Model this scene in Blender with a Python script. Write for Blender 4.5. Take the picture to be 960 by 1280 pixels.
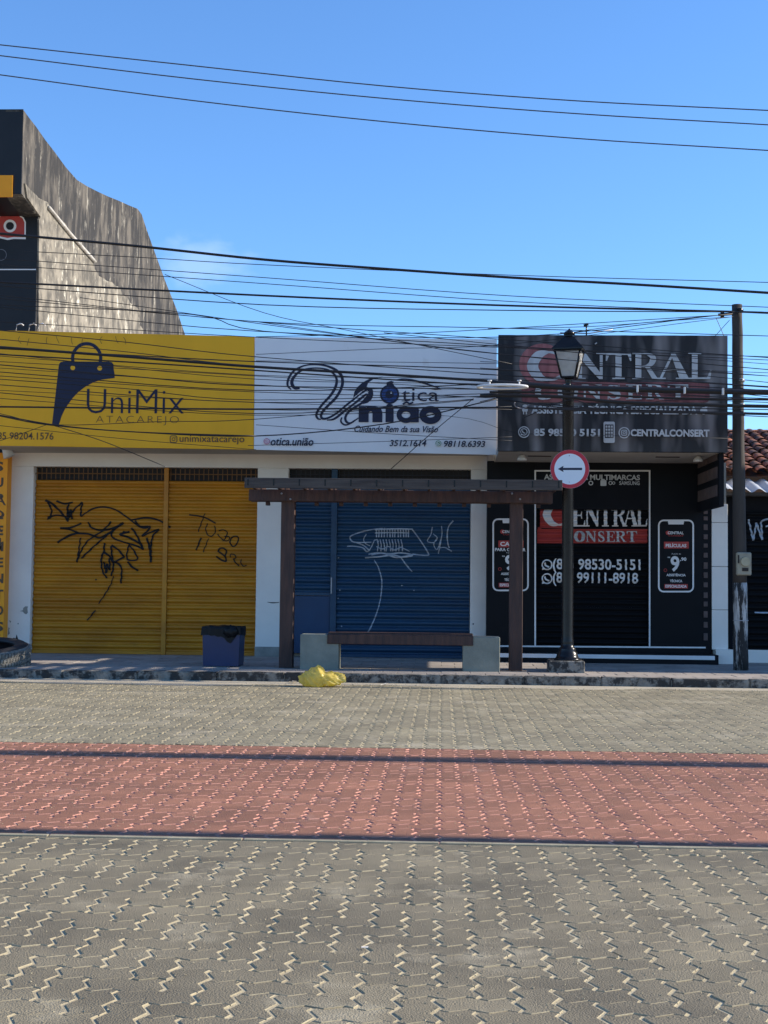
import bpy, bmesh, math, random
import numpy as np
from mathutils import Vector, Matrix
random.seed(7)
R = math.radians
for o in list(bpy.data.objects): bpy.data.objects.remove(o)
SC = bpy.context.scene
COL = SC.collection

# ------------------------------------------------------------------ camera
CAM_YAW, CAM_PITCH, CAM_ROLL, CAM_H, FPX = math.atan(73/1700), math.atan(92.2/1700), 0.011, 1.30, 1700.0
CM = (Matrix.Rotation(CAM_YAW, 4, 'Z') @ Matrix.Rotation(R(90)+CAM_PITCH, 4, 'X') @ Matrix.Rotation(CAM_ROLL, 4, 'Z'))
cd = bpy.data.cameras.new('camera'); cam = bpy.data.objects.new('camera', cd); COL.objects.link(cam)
cam.matrix_world = Matrix.Translation((0, 0, CAM_H)) @ CM
cd.sensor_fit = 'HORIZONTAL'; cd.sensor_width = 36; cd.lens = 36*FPX/960
cd.clip_start = 0.05; cd.clip_end = 3000
SC.camera = cam
SC.render.resolution_x, SC.render.resolution_y = 768, 1024

# ------------------------------------------------------------------ daylight
SUN = Vector((1.80, 0.23, 1.0)).normalized()
w = bpy.data.worlds.new('World'); SC.world = w; w.use_nodes = True
nt = w.node_tree; nt.nodes.clear()
out = nt.nodes.new('ShaderNodeOutputWorld'); bg = nt.nodes.new('ShaderNodeBackground'); sky = nt.nodes.new('ShaderNodeTexSky')
sky.sky_type = 'NISHITA'; sky.sun_disc = False
sky.sun_elevation = math.asin(SUN.z); sky.sun_rotation = math.atan2(SUN.x, SUN.y)
sky.air_density = 1.1; sky.dust_density = 0.0; sky.ozone_density = 9.5
bg.inputs['Strength'].default_value = 0.15
# one faint wisp of cloud low over the roofs on the left
tcn = nt.nodes.new('ShaderNodeTexCoord'); cd0 = (CM.to_3x3() @ Vector((250-480, 640-327, -FPX))).normalized()
sb_ = nt.nodes.new('ShaderNodeVectorMath'); sb_.operation = 'SUBTRACT'; sb_.inputs[1].default_value = cd0
nt.links.new(tcn.outputs['Generated'], sb_.inputs[0])
mp_ = nt.nodes.new('ShaderNodeMapping'); mp_.inputs['Scale'].default_value = (30, 30, 60); nt.links.new(sb_.outputs[0], mp_.inputs[0])
cn_ = nt.nodes.new('ShaderNodeTexNoise'); cn_.inputs['Scale'].default_value = 1.6; cn_.inputs['Detail'].default_value = 7; nt.links.new(mp_.outputs[0], cn_.inputs['Vector'])
ln_ = nt.nodes.new('ShaderNodeVectorMath'); ln_.operation = 'LENGTH'; nt.links.new(mp_.outputs[0], ln_.inputs[0])
ad_ = nt.nodes.new('ShaderNodeMath'); ad_.operation = 'MULTIPLY_ADD'; ad_.inputs[1].default_value = -1.6; nt.links.new(cn_.outputs['Fac'], ad_.inputs[0]); nt.links.new(ln_.outputs['Value'], ad_.inputs[2])
mr_ = nt.nodes.new('ShaderNodeMapRange'); mr_.interpolation_type = 'SMOOTHSTEP'; mr_.inputs['From Min'].default_value = .45; mr_.inputs['From Max'].default_value = -.6; mr_.inputs['To Max'].default_value = .11; nt.links.new(ad_.outputs[0], mr_.inputs['Value'])
mxs = nt.nodes.new('ShaderNodeMix'); mxs.data_type = 'RGBA'; mxs.inputs['B'].default_value = (7.5, 7.6, 8.0, 1)
nt.links.new(mr_.outputs[0], mxs.inputs['Factor']); nt.links.new(sky.outputs[0], mxs.inputs['A']); nt.links.new(mxs.outputs['Result'], bg.inputs[0]); nt.links.new(bg.outputs[0], out.inputs[0])
sl = bpy.data.lights.new('sun', 'SUN'); sl.energy = 4.8; sl.angle = R(0.53); sl.color = (1.0, 0.90, 0.76)
so = bpy.data.objects.new('sun', sl); COL.objects.link(so); so.rotation_euler = SUN.to_track_quat('Z', 'Y').to_euler()
SC.view_settings.view_transform = 'Standard'; SC.view_settings.look = 'None'
SC.view_settings.exposure = 0.70; SC.view_settings.gamma = 1.0

# ------------------------------------------------------------------ picture measurement -> world points on real planes
def ray(px, py):
    return (CM.to_3x3() @ Vector((px-480, 640-py, -FPX)))
def at(px, py, Y):
    d = ray(px, py); t = Y/d.y; return Vector((d.x*t, Y, CAM_H+d.z*t))
def atz(px, py, z):
    d = ray(px, py); t = (z-CAM_H)/d.z; return Vector((d.x*t, d.y*t, z))
def atx(px, py, X):
    d = ray(px, py); t = X/d.x; return Vector((X, d.y*t, CAM_H+d.z*t))

# ------------------------------------------------------------------ materials
MATS = {}
def mat(name, c1, c2=None, scale=6.0, rough=0.8, bump=0.0, bscale=60.0, metal=0.0, spec=0.4, stretch=(1,1,1), rnd=0.0,
        spots=None, spot_scale=3.0, spot_at=0.6, spot_w=0.08, detail=5.0, contrast=(0.35, 0.65), trans=0.0, coat=0.0, sheen=0.0, through=None):
    if name in MATS: return MATS[name]
    m = bpy.data.materials.new(name); m.use_nodes = True; t = m.node_tree; N = t.nodes; L = t.links
    b = N['Principled BSDF']
    b.inputs['Roughness'].default_value = rough; b.inputs['Metallic'].default_value = metal
    b.inputs['Specular IOR Level'].default_value = spec
    b.inputs['Transmission Weight'].default_value = trans
    b.inputs['Coat Weight'].default_value = coat
    b.inputs['Sheen Weight'].default_value = sheen; b.inputs['Sheen Roughness'].default_value = .45; b.inputs['Sheen Tint'].default_value = (1, .9, .72, 1)
    geo = N.new('ShaderNodeNewGeometry'); mp = N.new('ShaderNodeMapping'); mp.inputs['Scale'].default_value = stretch
    L.new(geo.outputs['Position'], mp.inputs[0])
    c2 = c2 or tuple(v*0.8 for v in c1)
    nz = N.new('ShaderNodeTexNoise'); nz.inputs['Scale'].default_value = scale; nz.inputs['Detail'].default_value = detail
    nz.inputs['Roughness'].default_value = 0.62
    L.new(mp.outputs[0], nz.inputs['Vector'])
    rp = N.new('ShaderNodeValToRGB'); rp.color_ramp.elements[0].position = contrast[0]; rp.color_ramp.elements[1].position = contrast[1]
    rp.color_ramp.elements[0].color = (*c1, 1); rp.color_ramp.elements[1].color = (*c2, 1)
    L.new(nz.outputs['Fac'], rp.inputs[0]); col = rp.outputs[0]
    if spots:
        n2 = N.new('ShaderNodeTexNoise'); n2.inputs['Scale'].default_value = spot_scale; n2.inputs['Detail'].default_value = 8; n2.inputs['Roughness'].default_value = 0.7
        L.new(mp.outputs[0], n2.inputs['Vector'])
        r2 = N.new('ShaderNodeValToRGB'); r2.color_ramp.elements[0].position = spot_at; r2.color_ramp.elements[1].position = spot_at+spot_w
        r2.color_ramp.elements[0].color = (0,0,0,1); r2.color_ramp.elements[1].color = (1,1,1,1)
        L.new(n2.outputs['Fac'], r2.inputs[0])
        mx = N.new('ShaderNodeMix'); mx.data_type = 'RGBA'; L.new(r2.outputs[0], mx.inputs['Factor']); L.new(col, mx.inputs['A']); mx.inputs['B'].default_value = (*spots, 1)
        col = mx.outputs['Result']
    if rnd:
        oi = N.new('ShaderNodeObjectInfo'); mr = N.new('ShaderNodeMapRange'); mr.inputs['To Min'].default_value = 1-rnd; mr.inputs['To Max'].default_value = 1+rnd
        L.new(oi.outputs['Random'], mr.inputs['Value'])
        at_ = N.new('ShaderNodeAttribute'); at_.attribute_name = 'tone'
        ad = N.new('ShaderNodeMath'); ad.operation = 'ADD'; L.new(mr.outputs[0], ad.inputs[0]); L.new(at_.outputs['Fac'], ad.inputs[1])
        mu = N.new('ShaderNodeMix'); mu.data_type = 'RGBA'; mu.blend_type = 'MULTIPLY'; mu.inputs['Factor'].default_value = 1
        L.new(col, mu.inputs['A']); L.new(ad.outputs[0], mu.inputs['B']); col = mu.outputs['Result']
    L.new(col, b.inputs['Base Color'])
    if bump:
        n3 = N.new('ShaderNodeTexNoise'); n3.inputs['Scale'].default_value = bscale; n3.inputs['Detail'].default_value = 6
        L.new(mp.outputs[0], n3.inputs['Vector'])
        bp = N.new('ShaderNodeBump'); bp.inputs['Strength'].default_value = min(bump, 1); bp.inputs['Distance'].default_value = 0.01*max(bump, 1)
        L.new(n3.outputs['Fac'], bp.inputs['Height']); L.new(bp.outputs[0], b.inputs['Normal'])
    if through:
        tl = N.new('ShaderNodeBsdfTranslucent'); tl.inputs[0].default_value = (*through, 1); ms = N.new('ShaderNodeMixShader'); ms.inputs[0].default_value = .5
        L.new(b.outputs[0], ms.inputs[1]); L.new(tl.outputs[0], ms.inputs[2]); L.new(ms.outputs[0], N['Material Output'].inputs[0])
    MATS[name] = m; return m

# ------------------------------------------------------------------ object helpers
ORG = {}                                     # world origin of every object that parents others
def props(o, label=None, cat=None, group=None, kind=None):
    if label: o['label'] = label
    if cat: o['category'] = cat
    if group: o['group'] = group
    if kind: o['kind'] = kind
    return o
def thing(name, loc, label, cat, group=None):
    o = bpy.data.objects.new(name, None); o.empty_display_size = 0.2; COL.objects.link(o)
    o.location = loc; ORG[o] = Vector(loc); return props(o, label, cat, group)
class MB:
    def __init__(s): s.v = []; s.f = []; s.m = []; s.sm = []
    def add(s, vs, fs, mi=0, smooth=False):
        n = len(s.v); s.v += [tuple(v) for v in vs]
        for f in fs: s.f.append([n+i for i in f]); s.m.append(mi); s.sm.append(smooth)
        return s
    def box(s, x0, x1, y0, y1, z0, z1, mi=0, bev=0.0):
        if x0 > x1: x0, x1 = x1, x0
        if bev > 0:
            b = bm_box(x0, x1, y0, y1, z0, z1, bev)
            s.add(*b, mi); return s
        vs = [(x,y,z) for z in (z0,z1) for y in (y0,y1) for x in (x0,x1)]
        s.add(vs, [(0,2,3,1),(4,5,7,6),(0,1,5,4),(2,6,7,3),(0,4,6,2),(1,3,7,5)], mi); return s
    def prism_y(s, pts, y0, y1, mi=0):       # polygon in X,Z seen from the camera, extruded in depth
        n = len(pts); a = sum(pts[i][0]*pts[(i+1)%n][1]-pts[(i+1)%n][0]*pts[i][1] for i in range(n))
        if a < 0: pts = pts[::-1]
        vs = [(x,y0,z) for x,z in pts]+[(x,y1,z) for x,z in pts]
        s.add(vs, [list(range(n)), list(range(2*n-1, n-1, -1))]+[(i, i+n, (i+1)%n+n, (i+1)%n) for i in range(n)], mi); return s
    def prism_x(s, pts, x0, x1, mi=0):       # polygon in Y,Z extruded in X
        n = len(pts); a = sum(pts[i][0]*pts[(i+1)%n][1]-pts[(i+1)%n][0]*pts[i][1] for i in range(n))
        if a < 0: pts = pts[::-1]
        vs = [(x0,y,z) for y,z in pts]+[(x1,y,z) for y,z in pts]
        s.add(vs, [list(range(n-1, -1, -1)), list(range(n, 2*n))]+[(i, (i+1)%n, (i+1)%n+n, i+n) for i in range(n)], mi); return s
    def lathe(s, prof, c=(0,0,0), n=24, mi=0, smooth=True, rot=0.0, sq=None):
        vs = []; k = len(prof)
        for i in range(n):
            a = rot+2*math.pi*i/n
            for r, z in prof: vs.append((c[0]+r*math.cos(a), c[1]+r*math.sin(a), c[2]+z))
        fs = [(i*k+j, ((i+1)%n)*k+j, ((i+1)%n)*k+j+1, i*k+j+1) for i in range(n) for j in range(k-1)]
        if prof[0][0] > 1e-6: fs.append([i*k for i in range(n)][::-1])
        if prof[-1][0] > 1e-6: fs.append([i*k+k-1 for i in range(n)])
        s.add(vs, fs, mi, smooth); return s
    def tube(s, pts, r, n=6, mi=0):
        pts = [Vector(p) for p in pts]; rs = r if isinstance(r, (list, tuple)) else [r]*len(pts)
        vs = []; fs = []
        for i, p in enumerate(pts):
            d = (pts[min(i+1, len(pts)-1)]-pts[max(i-1, 0)]).normalized()
            u = d.cross(Vector((0,0,1)) if abs(d.z) < .9 else Vector((1,0,0))).normalized(); v = u.cross(d)
            for k in range(n):
                a = 2*math.pi*k/n; vs.append(p+(u*math.cos(a)+v*math.sin(a))*rs[i])
        for i in range(len(pts)-1):
            for k in range(n): fs.append((i*n+k, i*n+(k+1)%n, (i+1)*n+(k+1)%n, (i+1)*n+k))
        fs.append(list(range(n))[::-1]); fs.append([(len(pts)-1)*n+k for k in range(n)])
        s.add(vs, fs, mi, True); return s
    def mesh(s, name, mats, off=(0,0,0)):
        me = bpy.data.meshes.new(name)
        me.from_pydata([(v[0]-off[0], v[1]-off[1], v[2]-off[2]) for v in s.v], [], s.f)
        for m in (mats if isinstance(mats, (list, tuple)) else [mats]): me.materials.append(m)
        me.polygons.foreach_set('material_index', s.m); me.polygons.foreach_set('use_smooth', s.sm)
        me.update(); return me
    def build(s, name, mats, parent=None, label=None, cat=None, group=None, kind=None, fixn=False):
        if parent is not None: off = ORG[parent]; loc = (0,0,0)
        else:
            a = np.array(s.v); mn, mx = a.min(0), a.max(0); off = Vector(((mn[0]+mx[0])/2, (mn[1]+mx[1])/2, mn[2])); loc = off
        me = s.mesh(name, mats, off)
        if fixn:
            b = bmesh.new(); b.from_mesh(me); bmesh.ops.recalc_face_normals(b, faces=b.faces); b.to_mesh(me); b.free()
        o = bpy.data.objects.new(name, me); COL.objects.link(o); o.location = loc
        if parent is not None: o.parent = parent
        ORG[o] = Vector(off); return props(o, label, cat, group, kind)
def bm_box(x0, x1, y0, y1, z0, z1, bev):
    b = bmesh.new(); bmesh.ops.create_cube(b, size=1)
    for v in b.verts: v.co = Vector(((x0+x1)/2+v.co.x*(x1-x0), (y0+y1)/2+v.co.y*(y1-y0), (z0+z1)/2+v.co.z*(z1-z0)))
    bmesh.ops.bevel(b, geom=b.edges[:], offset=bev, segments=1, affect='EDGES')
    b.verts.index_update(); r = ([v.co.copy() for v in b.verts], [[v.index for v in f.verts] for f in b.faces]); b.free(); return r
def put(mesh, name, loc, parent=None, label=None, cat=None, group=None, rot=None, kind=None, scale=None):
    o = bpy.data.objects.new(name, mesh); COL.objects.link(o)
    base = ORG[parent] if parent is not None else Vector((0,0,0))
    o.location = Vector(loc)-base
    if parent is not None: o.parent = parent
    if rot: o.rotation_euler = rot
    if scale: o.scale = scale
    ORG[o] = Vector(loc); return props(o, label, cat, group, kind)
def smooth_pts(P, k=6):
    if len(P) < 3: return [Vector(p) for p in P]
    P = [Vector(p) for p in P]; Q = [P[0]*2-P[1]]+P+[P[-1]*2-P[-2]]; o = []
    for i in range(1, len(Q)-2):
        for j in range(k):
            t = j/k; a, b, c, d = Q[i-1], Q[i], Q[i+1], Q[i+2]
            o.append(0.5*((2*b)+(c-a)*t+(2*a-5*b+4*c-d)*t*t+(3*b-a-3*c+d)*t**3))
    o.append(P[-1]); return o

# ------------------------------------------------------------------ flat print: lettering, logos and paint laid on a face
class Print:
    """shapes measured in the X,Z plane at depth Y; each shape is laid a hair proud of the one before"""
    def __init__(s, Y, step=0.0006): s.Y = Y; s.k = 0; s.step = step; s.mb = MB(); s.mats = []
    def mi(s, m):
        if m not in s.mats: s.mats.append(m)
        return s.mats.index(m)
    def y(s): s.k += 1; return s.Y-s.k*s.step
    def P(s, px, py): v = at(px, py, s.Y); return (v.x, v.z)
    def poly(s, pts, m, px=True):
        if px: pts = [s.P(*p) for p in pts]
        n = len(pts); a = sum(pts[i][0]*pts[(i+1)%n][1]-pts[(i+1)%n][0]*pts[i][1] for i in range(n))
        if a < 0: pts = pts[::-1]
        y = s.y(); s.mb.add([(x, y, z) for x, z in pts], [list(range(n))], s.mi(m))
    def rect(s, x0, y0, x1, y1, m): s.poly([(x0,y0),(x1,y0),(x1,y1),(x0,y1)], m)
    def disc(s, cx, cy, r, m, n=28, ry=None): s.poly([(cx+r*math.cos(2*math.pi*i/n), cy+(ry or r)*math.sin(2*math.pi*i/n)) for i in range(n)], m)
    def ring(s, cx, cy, r, wd, m, n=28, ry=None): s.stroke([(cx+r*math.cos(2*math.pi*i/n), cy+(ry or r)*math.sin(2*math.pi*i/n)) for i in range(n+1)], wd, m, smooth=False, closed=True)
    def rrect(s, x0, y0, x1, y1, r, wd, m):
        pts = []
        for cx, cy, a0 in ((x1-r, y0+r, -90), (x1-r, y1-r, 0), (x0+r, y1-r, 90), (x0+r, y0+r, 180)):
            for k in range(5): a = R(a0+k*22.5); pts.append((cx+r*math.cos(a), cy+r*math.sin(a)))
        if wd is None: s.poly(pts, m)
        else: s.stroke(pts+[pts[0]], wd, m, smooth=False, closed=True)
    def stroke(s, pts, wd, m, smooth=True, closed=False, cap=True):
        """wd: width in photo pixels, single or one per point"""
        q = [Vector((*s.P(*p), 0)) for p in pts]
        sc = s.Y/FPX; ws = list(wd) if isinstance(wd, (list, tuple)) else [wd]*len(q)
        if len(ws) != len(q): ws = list(np.interp(np.linspace(0, 1, len(q)), np.linspace(0, 1, len(ws)), ws))
        if smooth and len(q) > 2:
            kk = 6; q = smooth_pts(q, kk); w2 = []
            for i in range(len(ws)-1):
                for j in range(kk): w2.append(ws[i]+(ws[i+1]-ws[i])*j/kk)
            w2.append(ws[-1]); ws = w2
        y = s.y(); vs = []; n = len(q)
        for i, p in enumerate(q):
            if closed: a = q[i-1] if i > 0 else q[n-2]; b = q[i+1] if i < n-1 else q[1]
            else: a = q[max(i-1, 0)]; b = q[min(i+1, n-1)]
            d = (b-a); d = d.normalized() if d.length > 1e-9 else Vector((1,0,0)); nn = Vector((-d.y, d.x, 0))*ws[i]*sc*0.5
            yy = y-0.0004*i/n
            vs += [(p.x+nn.x, yy, p.y+nn.y), (p.x-nn.x, yy, p.y-nn.y)]
        s.mb.add(vs, [(2*i, 2*i+1, 2*i+3, 2*i+2) for i in range(n-1)], s.mi(m))
    def text(s, body, x0, x1, y0, y1, m, bold=0.0, shear=0.0, space=1.0):
        """built-in font, fitted to the pixel box x0..x1, y0 (top) .. y1 (bottom)"""
        c = bpy.data.curves.new('t', 'FONT'); c.body = body; c.size = 1; c.offset = bold; c.shear = shear; c.space_character = space
        c.resolution_u = 3; c.fill_mode = 'FRONT'
        o = bpy.data.objects.new('t', c); COL.objects.link(o); dg = bpy.context.evaluated_depsgraph_get()
        me = bpy.data.meshes.new_from_object(o.evaluated_get(dg)); a = np.zeros(len(me.vertices)*3); me.vertices.foreach_get('co', a); a = a.reshape(-1, 3)
        if len(a):
            mn, mx = a.min(0), a.max(0); cy = (y0+y1)/2
            L, Q = s.P(x0, cy), s.P(x1, cy); T, B = s.P((x0+x1)/2, y0), s.P((x0+x1)/2, y1)
            X = L[0]+(a[:,0]-mn[0])/max(mx[0]-mn[0], 1e-6)*(Q[0]-L[0]); Z = B[1]+(a[:,1]-mn[1])/max(mx[1]-mn[1], 1e-6)*(T[1]-B[1])
            y = s.y(); s.mb.add([(x, y, z) for x, z in zip(X, Z)], [list(p.vertices) for p in me.polygons], s.mi(m))
        bpy.data.objects.remove(o); bpy.data.curves.remove(c); bpy.data.meshes.remove(me)
    def serif(s, body, boxes, y0, y1, m):
        """roman capitals with thick and thin strokes, one box (x0, x1) per letter"""
        for ch, (x0, x1) in zip(body, boxes):
            h = y1-y0; w_ = x1-x0; f = lambda x, z: (x0+x*w_, y1-z*h)
            pw = lambda *P: s.poly([f(*p) for p in P], m)
            def rc(a, b, c, d): pw((a,b),(c,b),(c,d),(a,d))
            if ch == 'E':
                rc(.16,0,.42,1); rc(.0,0,.16,.05); rc(.0,.95,.16,1); pw((.42,.94),(.86,.94),(.95,.72),(.99,.72),(.99,1),(.42,1))
                pw((.42,0),(.99,0),(1.0,.28),(.95,.28),(.86,.06),(.42,.06)); pw((.42,.47),(.66,.47),(.72,.34),(.76,.34),(.76,.68),(.72,.68),(.66,.53),(.42,.53))
            elif ch == 'N':
                rc(.10,.05,.20,.95); rc(0,0,.32,.05); pw((0,1),(.0,.95),(.78,0),(.9,0),(.9,.12),(.32,1)); rc(.80,.12,.9,.95); rc(.68,.95,1,1)
            elif ch == 'T':
                rc(.38,0,.62,.93); rc(.26,0,.38,.05); rc(.62,0,.74,.05); pw((0,.7),(.05,.7),(.14,.93),(.86,.93),(.95,.7),(1,.7),(.99,1),(.01,1))
            elif ch == 'R':
                rc(.12,0,.34,1); rc(0,0,.12,.05); rc(.34,0,.44,.05); rc(0,.95,.12,1)
                s.stroke([f(.34,.965),(f(.55,.955)),f(.74,.86),f(.76,.73),f(.68,.58),f(.5,.50),f(.34,.495)], [h*.05,h*.08,w_*.2,w_*.24,w_*.18,h*.07,h*.05], m)
                pw((.46,.49),(.62,.51),(.92,.05),(1.03,.05),(1.03,0),(.74,0))
            elif ch == 'A':
                pw((.08,.05),(.16,.05),(.47,.86),(.43,.97)); pw((.40,1),(.54,1),(.94,.05),(.66,.05)); pw((.26,.33),(.60,.33),(.59,.38),(.28,.38)); rc(-.02,0,.26,.05); rc(.56,0,1.02,.05)
            elif ch == 'L':
                rc(.16,0,.42,.95); rc(0,0,.16,.05); rc(0,.95,.58,1); pw((.42,0),(.98,0),(1.04,.34),(.98,.34),(.84,.06),(.42,.06))
            elif ch == 'C':
                s.stroke([f(.95,.72),f(.8,.90),f(.58,.965),f(.32,.86),f(.16,.5),f(.32,.14),f(.58,.035),f(.8,.09),f(.97,.28)], [h*.06,h*.10,h*.07,w_*.24,w_*.30,w_*.24,h*.07,h*.10,h*.05], m); rc(.92,.66,.97,1)
            elif ch == 'O':
                s.stroke([f(.5+.36*math.cos(a), .5+.46*math.sin(a)) for a in [2*math.pi*i/16 for i in range(17)]], [w_*(.10+.22*abs(math.cos(2*math.pi*i/16))) for i in range(17)], m, smooth=False, closed=True)
            elif ch == 'S':
                s.stroke([f(.84,.72),f(.7,.9),f(.46,.96),f(.22,.82),f(.26,.62),f(.5,.51),f(.76,.38),f(.8,.18),f(.56,.04),f(.3,.08),f(.12,.3)], [h*.05,h*.1,h*.07,w_*.22,w_*.28,w_*.28,w_*.28,w_*.22,h*.07,h*.1,h*.05], m); rc(.80,.66,.85,1); rc(.12,0,.17,.34)
    def whats(s, cx, cy, r, m, wd=1.2):
        s.ring(cx, cy, r, wd, m, n=20); s.stroke([(cx-r*.45, cy-r*.45), (cx-r*.3, cy+r*.1), (cx+r*.45, cy+r*.5)], wd*1.3, m)
        s.poly([(cx-r*.9, cy+r*.3), (cx-r*1.05, cy+r*1.1), (cx-r*.2, cy+r*.95)], m)
    def insta(s, cx, cy, r, m, wd=1.0):
        s.rrect(cx-r, cy-r, cx+r, cy+r, r*.5, wd, m); s.ring(cx, cy, r*.45, wd*.8, m, n=14); s.disc(cx+r*.55, cy-r*.55, max(r*.12, .3), m, 8)
    def build(s, name, parent, prof=None, **kw):
        mb = s.mb
        if prof:                                     # paint that follows the curved slats
            z0, pitch = prof; me = mb.mesh('t', s.mats); b = bmesh.new(); b.from_mesh(me)
            zs = [v.co.z for v in b.verts]; lo, hi = min(zs), max(zs); k = math.floor((lo-z0)/pitch)
            while z0+k*pitch < hi:
                for t, _ in SLAT[:-1]:
                    z = z0+(k+t)*pitch
                    if lo < z < hi: bmesh.ops.bisect_plane(b, geom=b.verts[:]+b.edges[:]+b.faces[:], plane_co=(0,0,z), plane_no=(0,0,1), dist=1e-5)
                k += 1
            for v in b.verts: v.co.y += slat_y(v.co.z, z0, pitch)
            b.verts.index_update(); m2 = MB(); m2.v = [tuple(v.co) for v in b.verts]; m2.f = [[v.index for v in f.verts] for f in b.faces]
            m2.m = [f.material_index for f in b.faces]; m2.sm = [False]*len(m2.f); b.free(); mb = m2
        return mb.build(name, s.mats, parent, **kw)
SLAT = [(0, -0.006), (0.06, 0.006), (0.20, 0.014), (0.36, 0.011), (0.44, -0.006), (0.54, -0.019), (0.70, -0.026), (0.86, -0.021), (0.96, -0.012), (1.0, -0.006)]
def slat_y(z, z0, pitch):
    t = ((z-z0)/pitch) % 1.0
    for (a, ya), (b, yb) in zip(SLAT, SLAT[1:]):
        if t <= b: return ya+(yb-ya)*(t-a)/(b-a)
    return 0
def shutter(x0, x1, z0, z1, Y, m, parent, n=None, pitch=0.117, label=None):
    """curtain of horizontal slats; returns the shutter part and its slat rhythm"""
    n = n or max(1, round((z1-z0)/pitch)); p = (z1-z0)/n
    bar = MB().box(x0, x1, Y-0.028, Y+0.03, z0-0.05, z0-0.002).build('roller_shutter', m, parent, label=label)
    mb = MB(); vs = []
    for t, y in SLAT: vs += [(-(x1-x0)/2, y, t*p), ((x1-x0)/2, y, t*p)]
    k = len(SLAT); mb.add(vs, [(2*i, 2*i+1, 2*i+3, 2*i+2) for i in range(k-1)], 0, True)
    mb.box(-(x1-x0)/2, (x1-x0)/2, 0.018, 0.024, 0.0005, p-0.0005)
    me = mb.mesh('slat', m)
    for i in range(n): put(me, 'slat', ((x0+x1)/2, Y+random.uniform(-.0015, .0015), z0+i*p), bar, rot=(random.uniform(-.012, .012), 0, 0))
    return bar, (z0, p)

# ------------------------------------------------------------------ palette (base colours)
M_sand = mat('joint_sand', (.50,.43,.28), (.35,.295,.19), 3, .95, .5, 120)
M_rsand = mat('red_joint_sand', (.52,.29,.20), (.36,.20,.14), 3, .95, .5, 120)
M_pav = mat('grey_paver', (.245,.206,.132), (.145,.123,.082), 1.3, .85, .9, 150, rnd=.12, spots=(.36,.31,.21), spot_scale=1.6, spot_at=.55, spot_w=.16, detail=9)
M_pavd = mat('pale_grey_paver', (.30,.258,.166), (.205,.176,.116), 1.6, .85, .9, 150, rnd=.12, spots=(.40,.345,.24), spot_scale=1.4, spot_at=.52, spot_w=.16, detail=9)  # paler copy of the grey paver, laid between red strip and kerb
M_red = mat('red_paver', (.35,.155,.092), (.235,.108,.066), 1.3, .85, .9, 150, rnd=.16, detail=9, spots=(.42,.24,.18), spot_scale=1.6, spot_at=.60, spot_w=.15)
M_dust = mat('dusty_edge', (.42,.36,.235), (.27,.23,.15), 5, .95, .3, 80)
M_rdust = mat('dusty_red_edge', (.60,.30,.23), (.42,.21,.165), 5, .95, .3, 80)
M_ground = mat('ground', (.34,.29,.21), (.28,.24,.17), .8, .95)
M_gutter = mat('gutter_sand', (.46,.40,.29), (.36,.31,.23), 1.5, .95, .6, 40)
M_conc = mat('concrete', (.34,.33,.29), (.20,.195,.175), 3, .9, .6, 40)
M_kerb = mat('kerb_stone', (.27,.25,.215), (.13,.12,.105), 7, .9, 1.6, 26, spots=(.038,.036,.034), spot_scale=6.5, spot_at=.455, spot_w=.10, detail=8)
M_slab = mat('pavement_slab', (.36,.31,.265), (.26,.23,.20), 2, .9, .4, 60, rnd=.09)
M_oldconc = mat('stained_concrete', (.115,.100,.080), (.026,.024,.022), 3.6, .95, .9, 12, stretch=(1,1,.34), spots=(.34,.31,.25), spot_scale=5.2, spot_at=.59, spot_w=.09, contrast=(.37,.55), detail=10)
M_oldconc2 = mat('weathered_concrete', (.245,.215,.165), (.095,.085,.068), 3.4, .95, .9, 12, stretch=(1,1,.7), spots=(.52,.48,.38), spot_scale=3.6, spot_at=.57, spot_w=.07, contrast=(.40,.58), detail=10)
M_black = mat('black_panel', (.007,.008,.011), (.005,.006,.008), 1.2, .55, 0, spec=.15)
M_blackpaint = mat('black_facade_paint', (.008,.009,.012), (.012,.013,.017), 1.5, .8, spec=.15)
M_bshut = mat('black_shutter_paint', (.0035,.004,.005), (.006,.0065,.008), 2.5, .7, spec=.15, stretch=(.4,1,3))
M_wall = mat('white_wall_paint', (.86,.80,.72), (.78,.72,.65), 1.3, .85, .2, 30, spots=(.40,.39,.36), spot_scale=1.7, spot_at=.68, spot_w=.12)
M_tilew = mat('white_wall_tile', (.84,.79,.72), (.78,.73,.66), 1.5, .35, spec=.5)
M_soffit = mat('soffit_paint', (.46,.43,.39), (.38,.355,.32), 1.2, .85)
M_ysign = mat('yellow_sign_film', (.92,.45,.008), (.82,.395,.007), .9, .55, stretch=(1,1,.3), spots=(.64,.32,.04), spot_scale=1.4, spot_at=.62, spot_w=.2)
M_navy = mat('navy_print', (.010,.014,.045), None, 3, .5)
M_brown = mat('brown_print', (.10,.055,.03), None, 3, .5)
M_wsign = mat('white_sign_film', (.84,.84,.83), (.78,.78,.78), .7, .5, stretch=(1,1,.5), spots=(.66,.65,.62), spot_scale=1.8, spot_at=.63, spot_w=.15)
M_csign = mat('faded_black_banner', (.014,.012,.014), (.24,.215,.21), 1.5, .5, 0, 2.0, stretch=(2.1,1,.42), contrast=(.43,.72), detail=2)
M_white = mat('white_print', (.82,.80,.78), (.72,.70,.68), 2, .6)
M_fade = mat('faded_white_print', (.62,.63,.63), (.42,.42,.42), 1.6, .6, stretch=(2,1,.4))
M_salmon = mat('faded_red_print', (.34,.12,.115), (.15,.045,.048), 1.2, .6, stretch=(3,1,.4), contrast=(.4,.62))
M_redp = mat('red_print', (.46,.055,.045), (.38,.04,.035), 2, .6)
M_signred = mat('traffic_sign_red', (.52,.025,.045), (.46,.02,.04), 3, .4)
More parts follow.
